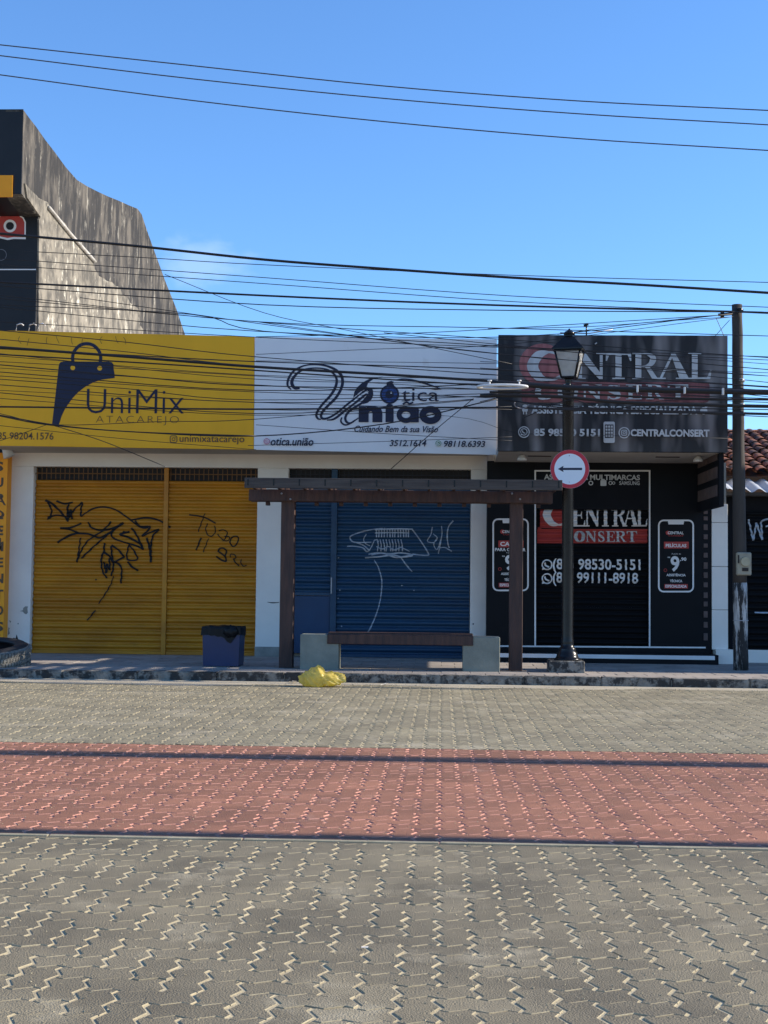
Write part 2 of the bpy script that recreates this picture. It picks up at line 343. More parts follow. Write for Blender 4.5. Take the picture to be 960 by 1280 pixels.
M_signwhite = mat('traffic_sign_white', (.74,.80,.86), (.70,.76,.82), 2, .4)
M_pink = mat('pink_print', (.50,.12,.22), None, 2, .6)
M_green = mat('green_print', (.16,.32,.18), None, 2, .6)
M_eye = mat('blue_eye_print', (.03,.09,.30), (.015,.03,.12), 30, .5)
M_graff = mat('black_spray_paint', (.008,.008,.010), None, 3, .6)
M_graffd = mat('thin_dark_marker', (.025,.015,.008), None, 3, .6)
M_wgraff = mat('white_spray_paint', (.50,.56,.62), (.30,.34,.40), 14, .7)
M_yshut = mat('yellow_shutter_paint', (.56,.225,.010), (.41,.155,.008), 1.6, .45, .15, 30, spots=(.34,.15,.02), spot_scale=2.2, spot_at=.64, spot_w=.15, stretch=(.6,1,1.6))
M_bluesh = mat('blue_shutter_paint', (.012,.048,.102), (.019,.062,.118), 2.0, .42, .15, 30, stretch=(.3,1,3), spots=(.012,.028,.06), spot_scale=1.5, spot_at=.56, spot_w=.2)
M_blue = mat('blue_steel_paint', (.008,.046,.120), (.010,.040,.102), 1.5, .4)
M_grille = mat('dark_grille', (.020,.014,.012), None, 3, .6)
M_wood = mat('dark_brown_wood', (.085,.040,.029), (.034,.019,.017), 14, .6, .8, 50, stretch=(1,1,.12), detail=8)
M_woodg = mat('weathered_grey_wood', (.090,.074,.064), (.048,.038,.034), 7, .75, .6, 40, stretch=(.2,1,3))
M_bench = mat('bench_concrete', (.26,.265,.215), (.19,.195,.16), 3, .9, .6, 40, spots=(.10,.10,.085), spot_scale=4, spot_at=.60, spot_w=.12)
M_iron = mat('black_iron', (.007,.007,.008), (.012,.012,.013), 8, .25, .15, 60, spec=.3)
M_glass = mat('frosted_lamp_glass', (.80,.80,.77), (.62,.62,.60), 6, .18, trans=.55)
M_pole = mat('tarred_wood_pole', (.034,.029,.026), (.070,.060,.052), 6, .85, .7, 30, stretch=(1,1,.12))
M_polew = mat('peeling_white_paint', (.55,.53,.50), (.30,.29,.28), 6, .85, .8, 30, spots=(.025,.023,.022), spot_scale=4.0, spot_at=.455, spot_w=.06, stretch=(3,3,.45), detail=8)
M_meter = mat('meter_box_plastic', (.34,.31,.23), (.27,.245,.185), 6, .5)
M_cable = mat('cable_sheath', (.010,.010,.013), None, 3, .5)
M_cablet = mat('aged_bare_wire', (.055,.055,.065), None, 3, .5)
M_cableg = mat('pale_cable', (.20,.20,.23), None, 3, .5)
M_bin = mat('blue_bin_paint', (.010,.028,.10), (.008,.022,.08), 3, .35, spec=.5)
M_bag = mat('black_bin_liner', (.006,.006,.007), None, 3, .5, spec=.25)
M_ybag = mat('yellow_plastic_bag', (.90,.74,.24), (.84,.62,.12), 7, .3, .6, 20, spec=.6, through=(.98,.86,.25))
M_rub = mat('sun_toned_tread_rubber', (.27,.25,.21), (.10,.095,.085), 16, .9, .6, 60)  # sunlight on the tread is put into this pale rubber colour
M_rubd = mat('dark_sidewall_rubber', (.030,.030,.032), (.018,.018,.02), 10, .7)
M_rubin = mat('tyre_inside_rubber', (.010,.010,.013), None, 6, .8)
M_tile = mat('terracotta_tile', (.34,.115,.05), (.10,.045,.03), 5, .85, .3, 40, rnd=.45, spots=(.030,.025,.024), spot_scale=3, spot_at=.49, spot_w=.10)
M_zinc = mat('corrugated_sheet', (.46,.49,.53), (.38,.41,.45), 2, .5)
M_steel = mat('galvanised_hardware', (.42,.43,.45), None, 5, .45, metal=.4)
M_ceram = mat('white_lamp_enamel', (.72,.71,.69), None, 3, .4)
M_orange = mat('yellow_shop_panel', (.95,.36,.004), (.86,.31,.004), 2, .5)
M_upper = mat('dark_blue_black_cladding', (.006,.006,.008), (.010,.010,.012), 2, .5)
M_pipe = mat('dirty_white_pipe', (.62,.58,.50), (.30,.27,.22), 3, .6)
M_litter = mat('litter_paper', (.74,.66,.54), None, 4, .8)

GZ = 0.12                                            # top of the pavement above the road

# ------------------------------------------------------------------ ground, road, pavers
MB().add([(-400,-400,-.06),(400,-400,-.06),(400,400,-.06),(-400,400,-.06)], [(0,1,2,3)]).build('ground', M_ground, kind='structure')
KY = atz(480, 855, 0).y                              # kerb face
RN, RF = atz(480, 1052.5, 0).y, atz(480, 935, 0).y   # near and far edge of the red strip
road = MB().add([(-30,-12,-.0038),(30,-12,-.0038),(30,RN-.02,-.0038),(-30,RN-.02,-.0038),(-30,RF+.015,-.0038),(30,RF+.015,-.0038),(30,KY+.02,-.0038),(-30,KY+.02,-.0038)], [(0,1,2,3),(4,5,6,7)]).build('road', M_sand, kind='structure')
U, AMP = 0.1265, 0.125
def outline():
    a = AMP
    p = [(0,0),(.25,a),(.75,-a),(1.25,a),(1.75,-a),(2,0),(2-a,.25),(2+a,.75),(2,1),(1.75,1-a),(1.25,1+a),(.75,1-a),(.25,1+a),(0,1),(a,.75),(-a,.25)]
    return np.array(p)*U
def inset(p, d):
    n = len(p); q = []
    for i in range(n):
        a, b, c = p[i-1], p[i], p[(i+1)%n]; e1 = (b-a)/np.linalg.norm(b-a); e2 = (c-b)/np.linalg.norm(c-b)
        n1 = np.array([-e1[1], e1[0]]); n2 = np.array([-e2[1], e2[0]]); m = n1+n2; m = m/np.linalg.norm(m); q.append(b+m*d/max(m@n1, .5))
    return np.array(q)
O0 = outline(); O0 = O0-np.array([U, U/2]); OB = inset(O0, .0030); OT = inset(O0, .0042)
def paver_arrays(vertical, flip=True):
    vs = [(x,y,0) for x,y in OT]+[(x,y,-.0018) for x,y in OB]+[(x,y,-.016) for x,y in OB]
    if vertical: vs = [(-y,x,z) for x,y,z in vs]
    hx = U/2 if vertical else U
    vs = [(-x*(1-.0042/hx),y,z) for x,y,z in vs]      # stepping down to the right; the joints running away from the kerb gape wider
    fs = [list(range(16))[::-1]]+[(i,i+16,(i+1)%16+16,(i+1)%16)[::1] for i in range(16)]+[(i+16,i+32,(i+1)%16+32,(i+1)%16+16) for i in range(16)]
    return np.array(vs), fs
PV = {v: paver_arrays(v) for v in (False, True)}
def field(x0, x1, y0, y1):
    L = []; n = int((x1-x0)/U)+4; m = int((y1-y0)/(4*U))+3
    for i in range(-2, n):
        for k in range(-1-i//4, m+2):
            for vert in (True, False):
                if vert: cx, cy = i+.5, (i%4)+4*k+1
                else: cx, cy = i+1, (i%4)+3+4*k+.5
                X, Y = -(x0+cx*U)+(x0+x1), y0+cy*U
                if x0 <= X <= x1 and y0-.12 < Y < y1+.12: L.append((X, Y, vert))
    return list(set(L))
def visible(X, Y):
    dx = X*math.cos(CAM_YAW)+Y*math.sin(CAM_YAW); dy = -X*math.sin(CAM_YAW)+Y*math.cos(CAM_YAW)
    return abs(dx) < .5*960/FPX*dy*1.01+.05 and Y > 3.95
def lay(field_list, mats, owner, y0, y1, objs):
    full = [p for p in field_list if p[1]-.17 > y0 and p[1]+.17 < y1 and visible(p[0], p[1])]
    full.sort(key=lambda p: p[1]); single = set(full[:300]) if objs else set()
    meshes = {}
    for v in (False, True):
        mb = MB(); mb.add(PV[v][0], PV[v][1]); mb.m = [0]+[1]*16+[1]*16; meshes[v] = mb.mesh('paver', mats)
    for X, Y, v in single:
        put(meshes[v], 'paver', (X, Y, random.uniform(-.0016, .0016)), owner, rot=(random.uniform(-.009,.009), random.uniform(-.009,.009), random.uniform(-.006,.006)))
    rest = [p for p in field_list if p not in single]
    V = []; F = []; MI = []; T = []
    for X, Y, v in rest:
        a, fs = PV[v]; n = len(V)*48; tx, ty = random.uniform(-.009,.009), random.uniform(-.009,.009)
        b = a+np.array([X, Y, random.uniform(-.0018,.0018)]); b[:,2] += a[:,1]*tx+a[:,0]*ty; V.append(b)
        F += [[n+i for i in f] for f in fs]; MI += [0]+[1]*32; T += [random.uniform(-.11,.11)]*33
    me = bpy.data.meshes.new('paver_field'); me.from_pydata(np.concatenate(V).tolist(), [], F)
    for m in mats: me.materials.append(m)
    me.polygons.foreach_set('material_index', MI); at_ = me.attributes.new('tone', 'FLOAT', 'FACE'); at_.data.foreach_set('value', T)
    b = bmesh.new(); b.from_mesh(me)
    for yy, no in ((y0, -1), (y1, 1)):
        bmesh.ops.bisect_plane(b, geom=b.verts[:]+b.edges[:]+b.faces[:], plane_co=(0,yy,0), plane_no=(0,no,0), clear_outer=True)
    b.to_mesh(me); b.free()
    o = put(me, 'paver_field', (0,0,0), owner, kind='stuff'); o.location = -ORG[owner]; ORG[o] = Vector((0,0,0)); return o
lay(field(-8.6, 8.6, 1.6, RN-.02), [M_pav, M_dust], road, 1.6, RN-.03, True)
strip = MB().add([(-30,RN-.02,-.0038),(30,RN-.02,-.0038),(30,RF+.015,-.0038),(-30,RF+.015,-.0038)], [(0,1,2,3)]).build('red_paving_strip', M_rsand, kind='structure')
lay(field(-8.6, 8.6, RN+.01, RF), [M_red, M_rdust], strip, RN+.012, RF-.008, True)
lay(field(-8.6, 8.6, RF+.02, KY-.12), [M_pavd, M_dust], road, RF+.02, KY-.14, False)
mb = MB()
for i in range(-9, 9):
    a = random.uniform(-.005, .005); mb.box(i+.004, i+.996, RN-.028+a, RN+.008+a, -.02, .006+random.uniform(0,.003), bev=.003)
edge = mb.build('edging_strip', M_dust, kind='structure')
# sand washed against the kerb
mb = MB(); n = 90; vs = []
for i in range(n+1):
    x = -9+18*i/n; e = .34+.10*math.sin(x*1.3)+.07*math.sin(x*3.7+1)+.05*random.random()+(.28 if x < -1.2 else 0)*min(1, (-1.2-x)/2 if x < -1.2 else 0)
    vs += [(x, KY-e, .0005), (x, KY-e*.6, .006), (x, KY+.01, .013)]
mb.add(vs, [(3*i+j, 3*i+j+3, 3*i+j+4, 3*i+j+1) for i in range(n) for j in (0,1)], 0, True); mb.build('gutter', M_gutter, kind='structure')

# grit lying on the paving
rg = random.Random(11); mb = MB()
def stone(x, y, r_):
    a = rg.uniform(0, 3); vs = [(x+r_*math.cos(a+k*2.094)*rg.uniform(.7,1.2), y+r_*math.sin(a+k*2.094)*rg.uniform(.7,1.2), .0015) for k in range(3)]+[(x, y, .0015+r_*rg.uniform(.5,1.0))]
    mb.add(vs, [(0,1,3),(1,2,3),(2,0,3)])
for (px, py, n_, sp) in ((640,1120,420,.45), (800,1165,420,.42), (330,1115,120,.3), (520,1215,160,.35), (900,1120,120,.4), (140,1180,120,.4), (760,1120,200,.35)):
    c_ = atz(px, py, 0)
    for _k in range(n_): stone(rg.gauss(c_.x, sp), rg.gauss(c_.y, sp*.55), rg.choice((.0015,.002,.0025,.003,.0045)))
for _k in range(2600):
    y = rg.uniform(3.8, 11); stone(rg.uniform(-.32, .32)*y-.3, y, rg.choice((.0018,.0025,.0035,.005)))
for _k in range(1500): stone(rg.uniform(-7, 7), KY-abs(rg.gauss(0,.25))-.02, rg.choice((.005,.007,.01,.014)))
mb.build('gravel', M_dust, kind='stuff', label='fine grit and gravel scattered over the paving', cat='gravel')

# ------------------------------------------------------------------ kerb and pavement
kerb = MB().box(-30, 30, KY+.03, KY+.15, -.05, GZ-.02).build('kerb', M_conc, kind='structure')
x = -9.0
while x < 9:
    l = random.uniform(.85, 1.1); dz = random.uniform(-.006, .008); dy = random.uniform(-.012, .012)
    b = bmesh.new(); bmesh.ops.create_cube(b, size=1)
    for v in b.verts: v.co = Vector((v.co.x*(l-.012), v.co.y*.17, (v.co.z+.5)*(GZ+.03)))
    bmesh.ops.bevel(b, geom=b.edges[:], offset=.012, segments=2, affect='EDGES')
    bmesh.ops.subdivide_edges(b, edges=[e for e in b.edges if e.calc_length() > .5], cuts=9)
    for v in b.verts: v.co += Vector((0, random.uniform(-.004,.004), random.uniform(-.003,.003)))
    me = bpy.data.meshes.new('kerb_stone'); b.to_mesh(me); b.free(); me.materials.append(M_kerb)
    put(me, 'kerb_stone', (x+l/2, KY+.085+dy, -.025+dz), kerb, rot=(0, random.uniform(-.004,.004), random.uniform(-.006,.006))); x += l
PY0 = KY+.175
pave = MB().box(-30, 30, KY+.15, 23.6, -.05, GZ-.009).build('pavement', M_dust, kind='structure')
SL = .40; tiles = []
for j in range(int((22.35-PY0)/SL)+1):
    for i in range(-22, 22): tiles.append((i*SL+(SL/2 if j%2 else 0), PY0+SL/2+j*SL))
slab = MB().box(-SL/2+.004, SL/2-.004, -SL/2+.004, SL/2-.004, -.03, 0, bev=.004).mesh('slab', M_slab)
tiles.sort(key=lambda t: (abs(t[0]+.04*t[1]) > .31*t[1], t[1])); rest = MB(); q = bm_box(-SL/2+.004, SL/2-.004, -SL/2+.004, SL/2-.004, -.03, 0, .004)
for k, (X, Y) in enumerate(tiles):
    if k < 300: put(slab, 'slab', (X, Y, GZ+random.uniform(-.002,.002)), pave, rot=(random.uniform(-.004,.004), random.uniform(-.004,.004), 0))
    else: rest.add([(v.x+X, v.y+Y, v.z+GZ+random.uniform(-.0005,.0005)) for v in q[0]], q[1])
rest.build('slab_field', M_slab, pave, kind='stuff')

# ------------------------------------------------------------------ tall building on the left
LX = -7.07
ya, yb = atx(48, 300, LX).y, atx(27, 200, LX).y
def jag(L):
    r_ = random.Random(5); o = []
    for (a, b), (c, d) in zip(L, L[1:]+L[:1]):
        n_ = max(1, int(math.hypot(c-a, d-b)/14)) if d > b and a > 80 and c < 560 else 1
        for k in range(n_): o.append((a+(c-a)*k/n_+(r_.uniform(-6,6) if k else 0), b+(d-b)*k/n_+(r_.uniform(-5,5) if k else 0)))
    return o
lb = thing('corner_building', (LX-3.5, ya, 0), 'tall dark building with a stained concrete side wall rising above the yellow shop sign', 'building')
prof = [(85,50),(105,78),(130,110),(165,160),(200,205),(240,260),(280,305),(315,327),(350,345),(390,364),(430,380),(470,398),(500,410),(515,430),(535,490),(560,560),(600,670),(640,770),(672,865),(690,930)]
pts = []
for a, b in prof: v = atx(a/2.909, 120+b/2.909, LX); pts.append((v.y, v.z))
low = atx(27, 242, LX); cn = atx(48, 271, LX)
poly = pts+[(pts[-1][0], 0), (cn.y, 0), (cn.y, cn.z), (low.y, low.z)]
MB().prism_x(poly, LX-.30, LX).build('side_wall', M_oldconc, lb)
tri = [atx(a/2.909, 120+b/2.909, LX+.03) for a, b in jag(((142,450),(148,440),(100,370),(92,318),(110,340),(180,400),(340,600),(360,655),(420,690),(500,770),(520,860),(545,930),(140,930)))]
MB().prism_x([(v.y, v.z) for v in tri], LX+.0005, LX+.03).build('plaster_patch', M_oldconc2, lb)
c1, c2, c3 = [atx(a/2.909, 120+b/2.909, LX+.06) for a, b in ((178,405),(255,500),(346,602))]
MB().tube([c1, c2, c3], .032, 8).build('drain_pipe', M_pipe, lb)
ztop = pts[0][1]
MB().box(-16, LX-.002, cn.y-.02, cn.y-.002, 0, cn.z-.002).box(-16, LX-.31, cn.y, cn.y+.25, 0, cn.z+.2).build('front_wall', M_upper, lb)
MB().box(-16, LX-.002, low.y-.02, low.y-.002, low.z-.01, ztop+.01).box(-16, LX-.31, low.y, low.y+.2, low.z, ztop-.01).prism_x([(low.y+.01, low.z), (cn.y-.002, cn.z), (cn.y-.002, cn.z+.4), (low.y+.01, low.z+.3)], -16, LX-.3).build('fascia', M_upper, lb)
MB().box(-16, LX-.31, cn.y+.26, pts[-1][0]-.1, 5.6, 5.8).build('roof', M_conc, lb)
MB().box(-16, LX-.3, pts[-1][0]-.3, pts[-1][0]-.02, 0, 6.2).build('back_wall', M_conc, lb)
v0, v1 = at(-8, 247, low.y), at(17, 220, low.y); MB().box(-9.5, v1.x, low.y-.045, low.y-.021, v0.z, v1.z).build('yellow_band', M_orange, lb)
p = Print(cn.y-.024)
a_px = lambda L: [(x/6.4, 240+y/6.4) for x, y in L]
p.poly(a_px([(-30,205),(10,180),(90,165),(150,178),(190,205),(207,240),(206,378),(110,376),(60,384),(0,370),(-30,340)]), M_white)
p.poly(a_px([(-24,212),(12,190),(90,175),(146,188),(182,213),(196,244),(195,362),(110,360),(60,368),(4,356),(-24,332)]), M_redp)
p.disc(80/6.4, 240+272/6.4, 8, M_white); p.disc(80/6.4, 240+272/6.4, 5, M_upper)
p.ring(8/6.4, 240+503/6.4, 6.8, .7, M_cableg); p.rect(-10, 336.2, 45, 337.6, M_white)
p.build('lettering', lb)

# ------------------------------------------------------------------ the two-shop building: yellow doors, blue doors
WY = 22.30
sb = thing('shop_building', (-1.9, WY, GZ), 'white walled shop building with yellow and blue roller doors', 'building')
def X_(px, py, Y=WY): return at(px, py, Y).x
def Z_(px, py, Y=WY): return at(px, py, Y).z
ztopd, zlint = Z_(320, 585), Z_(320, 568)
def wallbox(x0, x1, z0, z1, nm, m=M_wall, y0=WY, y1=WY+.30, parent=None, bev=0.004): return MB().box(x0, x1, y0, y1, z0, z1, bev=bev).build(nm, m, parent or sb)
XL0, XL1 = X_(11.5, 700), X_(39.5, 700); XM0, XM1 = X_(320.5, 700), X_(359, 700); XR0, XR1 = X_(588, 700), X_(608, 700)
for a, b in ((XL0, XL1), (XM0, XM1), (XR0, XR1)): wallbox(a, b, GZ, ztopd, 'pillar')
wallbox(XL0, XR1, ztopd+.002, 4.9, 'lintel')
MB().box(XM0-.004, XM1+.004, WY-.012, WY+.01, GZ, GZ+.16).build('plinth', M_conc, sb)
MB().box(XL0, XR1, WY+.31, 34, GZ, 4.4).build('rear_volume', M_wall, sb)
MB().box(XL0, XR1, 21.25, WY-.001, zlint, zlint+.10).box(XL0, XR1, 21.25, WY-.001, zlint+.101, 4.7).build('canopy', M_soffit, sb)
# damage at the foot of the left pillar
p = Print(WY-.003); c8 = lambda L: [(x/9.14, 690+y/9.14) for x, y in L]
p.poly(c8([(265,640),(290,620),(318,622),(312,650),(318,690),(300,712),(275,700),(262,682),(225,676),(262,664)]), M_conc)
p.poly(c8([(135,1000),(150,980),(180,985),(190,940),(200,970),(210,1005)]), M_grille); p.poly(c8([(96,860),(112,870),(104,890),(112,930),(92,950)]), M_conc); p.poly(c8([(105,780),(128,790),(118,810)]), M_conc); p.disc(22.7, 779.5, .9, M_conc, 7)
p.build('chipped_paint', sb, kind='stuff')
DY = WY+.12
zt = Z_(180, 601, DY)
x1a, x1b = X_(203.8, 700, DY), X_(209.5, 700, DY)
lift = GZ+.055
yl, prY = shutter(XL1+.01, x1a-.004, lift, zt, DY, M_yshut, sb, n=26, label='left yellow shutter with black spray scribble')
yr, _ = shutter(x1b+.004, XM0-.01, lift, zt, DY, M_yshut, sb, n=26, label='right yellow shutter with thin dark handwriting')
MB().box(x1a, x1b, DY-.05, DY+.05, GZ, ztopd-.002, bev=.004).build('door_post', M_yshut, sb)
def grille(x0, x1, z0, z1, nm='vent_grille', m=M_grille, mb_=M_yshut):
    g = MB().box(x0, x1, DY+.06, DY+.08, z0, z1); n = int((x1-x0)/.075)
    g.build(nm, m, sb); b = MB()
    for i in range(n): b.box(x0+(i+.3)*(x1-x0)/n, x0+(i+.45)*(x1-x0)/n, DY-.012, DY+.0, z0, z1)
    b.box(x0, x1, DY-.02, DY-.013, z0+(z1-z0)*.5-.008, z0+(z1-z0)*.5+.008)
    b.build('grille_bars', mb_, sb, kind='stuff')
M_gb = mat('grille_bar_brown', (.20,.085,.02), None, 3, .6); M_gbb = mat('grille_bar_dark', (.022,.022,.028), None, 3, .6)
grille(XL1, x1a, zt+.01, ztopd-.002, mb_=M_gb); grille(x1b, XM0, zt+.01, ztopd-.002, mb_=M_gb)
# spray scribble on the left yellow shutter
sc1 = lambda L: [(40+x/5.333, 600+y/5.333) for x, y in L]
p = Print(DY-.0025)
for L, wd in (([(90,135),(130,155),(190,210),(245,278)],2.2), ([(105,150),(130,195),(125,245),(102,262)],2), ([(102,250),(170,235),(240,248),(262,238)],1.8), ([(165,140),(215,158),(275,150)],2), ([(245,160),(238,200),(242,275)],2.2), ([(238,258),(290,190),(338,148)],1.8), ([(338,148),(328,200),(328,245)],1.8), ([(328,245),(390,200),(470,180),(560,200),(660,268),(700,300),(740,320),(778,318)],1.6),
          ([(655,268),(760,252),(850,270),(925,318)],2), ([(190,322),(260,318),(330,288)],2), ([(190,322),(250,330),(310,352)],2), ([(310,352),(240,375),(170,418)],2.2), ([(290,355),(380,360),(450,385),(520,350),(612,285)],2), ([(375,282),(400,318),(460,335),(540,322),(600,288)],1.8), ([(530,278),(470,340),(380,400),(330,470),(300,550)],1.8), ([(325,385),(315,460),(302,548)],1.8), ([(545,335),(440,420),(330,522)],1.7),
          ([(540,330),(535,380),(600,410),(700,440),(745,465)],2), ([(650,345),(590,362),(650,385),(720,425),(745,465)],2.2), ([(665,320),(700,370),(745,465)],2.2), ([(640,350),(605,345)],1.6), ([(690,270),(720,310),(790,315),(735,375),(800,345),(850,330)],2), ([(850,330),(810,370),(795,440),(795,550)],2), ([(765,385),(785,450),(795,550)],2),
          ([(485,420),(480,480),(465,520),(470,600),(500,655)],2), ([(480,480),(520,510),(545,570),(530,640)],2.2), ([(480,545),(498,620),(500,560),(520,600),(518,520)],1.8), ([(530,440),(535,500),(550,545),(600,520),(612,508),(570,460),(530,435)],2), ([(555,545),(590,570),(600,600),(595,690)],2), ([(650,430),(635,490),(640,530),(690,535),(705,520),(680,470),(655,440)],1.7), ([(640,545),(665,575),(708,604)],2),
          ([(545,640),(530,690),(490,760),(445,825)],1.2), ([(425,870),(400,900),(372,935)],1.6), ([(240,250),(262,200),(268,262)],2)):
    p.stroke(sc1(L), [wd*random.uniform(.95,1.4) for _ in L], M_graff)
p.disc(120.8, 724.5, 1.2, M_graffd, 8)
p.build('graffiti', yl, prof=prY)
p = Print(DY-.0025); sc2 = lambda L: [(220+x/8.727, 620+y/8.727) for x, y in L]
for L, wd in (([(145,205),(300,230),(435,298)],1.4), ([(318,190),(290,260),(242,392)],1), ([(345,300),(325,360),(345,420),(390,440),(425,400),(430,350),(415,325)],1), ([(465,380),(520,370),(560,400),(545,450),(510,492)],1), ([(455,415),(490,460),(540,490),(575,480),(580,445),(530,440)],1), ([(600,460),(640,440),(678,450),(672,510),(625,552),(592,510),(600,460)],1.3), ([(275,455),(250,520),(222,592)],1.5), ([(355,465),(330,530),(295,615)],.9),
          ([(455,610),(480,575),(520,570),(550,600),(540,660),(552,715)],1.5), ([(440,660),(500,700),(552,715)],1.6), ([(455,600),(520,645),(548,680)],1.4), ([(595,670),(600,635),(640,640),(655,670),(625,690)],1), ([(625,680),(650,725),(688,762)],1.3), ([(715,690),(710,730),(735,765),(770,755)],.9)):
    p.stroke(sc2(L), wd*1.35, M_graffd)
p.build('graffiti', yr, prof=_)
# blue doors
bx0, bx1, bx2, bx3 = XM1+.01, X_(413.5, 700, DY), X_(421, 700, DY), XR0-.01
ztb = Z_(480, 602, DY); zp = Z_(390, 745, DY)
MB().box(bx0, bx1, DY-.02, DY+.01, lift, zp, bev=.006).build('steel_panel', M_blue, sb)
bl, _b = shutter(bx0, bx1-.004, zp+.06, ztb, DY+.01, M_bluesh, sb, n=16, label='narrow blue shutter above the flat steel panel')
br, prB = shutter(bx2+.004, bx3, lift, ztb, DY, M_bluesh, sb, n=26, label='wide blue shutter with white spray drawing')
MB().box(bx1, bx2, DY-.055, DY+.05, GZ, ztopd-.002, bev=.004).build('door_post', M_bluesh, sb)
MB().box(bx1+.01, bx1+.03, DY-.07, DY-.056, Z_(415,742,DY), Z_(415,722,DY)).build('door_latch', M_steel, sb)
grille(bx0, bx1, ztb+.01, ztopd-.002, mb_=M_gbb); grille(bx2, bx3, ztb+.01, ztopd-.002, mb_=M_gbb)
p = Print(DY-.0025); sc3 = lambda L: [(420+x/5.647, 630+y/5.647) for x, y in L]
for L, wd in (([(330,172),(270,178),(170,200),(100,232),(130,270),(250,270)],1.2), ([(78,298),(130,298),(190,310),(215,335),(240,320),(275,250)],1.3), ([(130,268),(190,290),(240,330)],1.1), ([(215,212),(195,250),(210,280),(240,295)],1.1), ([(535,175),(590,250),(650,345),(640,362),(540,355)],1.2), ([(230,355),(300,345),(380,352),(460,345),(540,362),(470,375),(400,360),(310,372),(205,380)],1.5), ([(250,360),(330,348),(430,378),(540,358)],1.3),
          ([(270,395),(300,450),(322,530),(322,600),(310,690),(280,790),(240,880),(215,920)],1.2), ([(460,380),(500,435),(538,478)],1.3), ([(470,310),(520,335)],.9), ([(265,262),(290,250),(300,270)],1), ([(680,162),(670,215),(645,262),(690,272),(715,240),(685,210)],1.1), ([(745,155),(748,210),(735,290),(722,350)],1.1), ([(715,235),(690,285),(715,320),(745,235)],1), ([(828,118),(795,160),(785,220),(790,280),(800,310)],1.4), ([(735,310),(770,308),(818,335)],1.3)):
    p.stroke(sc3(L), [wd*random.uniform(.9,1.45) for _ in L], M_wgraff)
for k in range(13):
    xx = 285+k*19; p.stroke(sc3([(xx, 176-random.uniform(0,8)), (xx+random.uniform(-4,4), 235)]), 1.5, M_wgraff, smooth=False)
for k in range(9):
    xx = 290+k*21; p.stroke(sc3([(xx, 250), (xx+9, 285), (xx+random.uniform(0,14), 335)]), 1.3, M_wgraff, smooth=False)
p.stroke(sc3([(285,300),(330,318),(370,300),(410,325),(460,305),(475,320)]), 1.3, M_wgraff)
p.stroke(sc3([(275,182),(400,176),(540,178)]), 1.6, M_wgraff); p.stroke(sc3([(275,205),(400,202),(510,205)]), 1.3, M_wgraff)
for a, b in ((28,608),(15,665),(40,863),(18,380),(465,575),(550,610)): p.disc(*sc3([(a,b)])[0], .9, M_wgraff, 7)
p.build('graffiti', br, prof=prB)
p = Print(WY-.003); p.stroke([(334,752.5),(341,753.5),(349,753)], [.4,1.4,.6], M_grille); p.disc(591.5, 780, 1, M_grille, 7); p.build('paint_scrape', sb, kind='stuff')
# small white floodlight under the yellow sign
fl = thing('wall_floodlight', at(9, 560, 21.9), 'small white spotlight under the left end of the yellow sign', 'lamp')
a, b = at(6, 556, 21.9), at(11.5, 571, 21.9)
MB().tube([a, b], [.055, .095], 14).build('lamp_body', M_ceram, fl); MB().box(a.x-.02, a.x+.02, 21.88, 21.92, a.z, a.z+.10).build('bracket', M_steel, fl)

# ------------------------------------------------------------------ yellow panel of the shop on the far left
v = at(6.5, 700, 22.05)
yp = thing('vertical_shop_sign', (v.x-1, 22.05, GZ), 'narrow yellow panel with vertical dark letters at the left edge behind the tyre', 'sign')
zb, zt_ = GZ, at(5, 566, 22.05).z
MB().box(v.x-2.2, v.x, 22.05, 22.12, zb, zt_).build('front_panel', M_orange, yp)
xr = X_(11.3, 700, WY)
MB().add([(v.x+.001, 22.052, zb), (xr-.003, WY-.002, zb), (xr-.003, WY-.002, zt_), (v.x+.001, 22.052, zt_)], [(0,1,2,3)]).box(v.x-.02, v.x-.01, 22.13, 22.3, zb, zt_).build('side_panel', M_orange, yp)
p = Print(22.048)
for i, ch in enumerate('SUPLEMENTOS'): p.text(ch, -7, 4.2, 577+i*20, 589+i*20, M_brown, bold=.03)
p.build('lettering', yp)
p = Print(22.03)
for i, ch in enumerate('ACADEMIA'): p.text(ch, 8.0, 12.0, 622+i*17, 632+i*17, M_brown, bold=.02)
me_ = p.mb
# stand the small letters on the slanted side panel
v2 = []
for (x, y, z) in me_.v:
    t = (x-v.x)/(xr-v.x); v2.append((x, 22.05+(WY-22.05)*t-.012-.0004*random.random(), z))
me_.v = v2; p.build('side_lettering', yp)

# ------------------------------------------------------------------ yellow shop sign
SY = 21.20
def panel(name, px, Y, dep, m, parent): return MB().prism_y([(at(a, b, Y).x, at(a, b, Y).z) for a, b in px], Y, Y+dep).build(name, m, parent)
ys = thing('yellow_shop_sign', at(150, 560, SY), 'wide yellow shop sign with a navy shopping bag logo', 'sign')
panel('sign_face', [(-90,555.6),(317,562),(318,420.8),(-90,410.8)], SY, .05, M_ysign, ys)
MB().box(at(-90,560,SY).x, at(316,560,SY).x, SY+.051, SY+.12, at(150,561,SY).z+.03, at(150,422,SY).z-.02).build('sign_frame', M_steel, ys)
p = Print(SY-.003); b6 = lambda L: [(x/6, 410+y/6) for x, y in L]
p.poly(b6([(440,290),(444,268),(456,256),(474,252),(815,252),(838,257),(850,272),(853,310),(860,350),(860,375),(820,380),(760,388),(700,408),(640,440),(590,478),(545,525),(505,580),(480,622),(460,665),(445,715),(438,735),(420,740),(390,728),(400,640),(420,470)]), M_navy)
p.stroke(b6([(548,262),(545,215),(560,170),(600,130),(650,118),(700,130),(740,170),(755,215),(752,262)]), 4.2, M_navy)
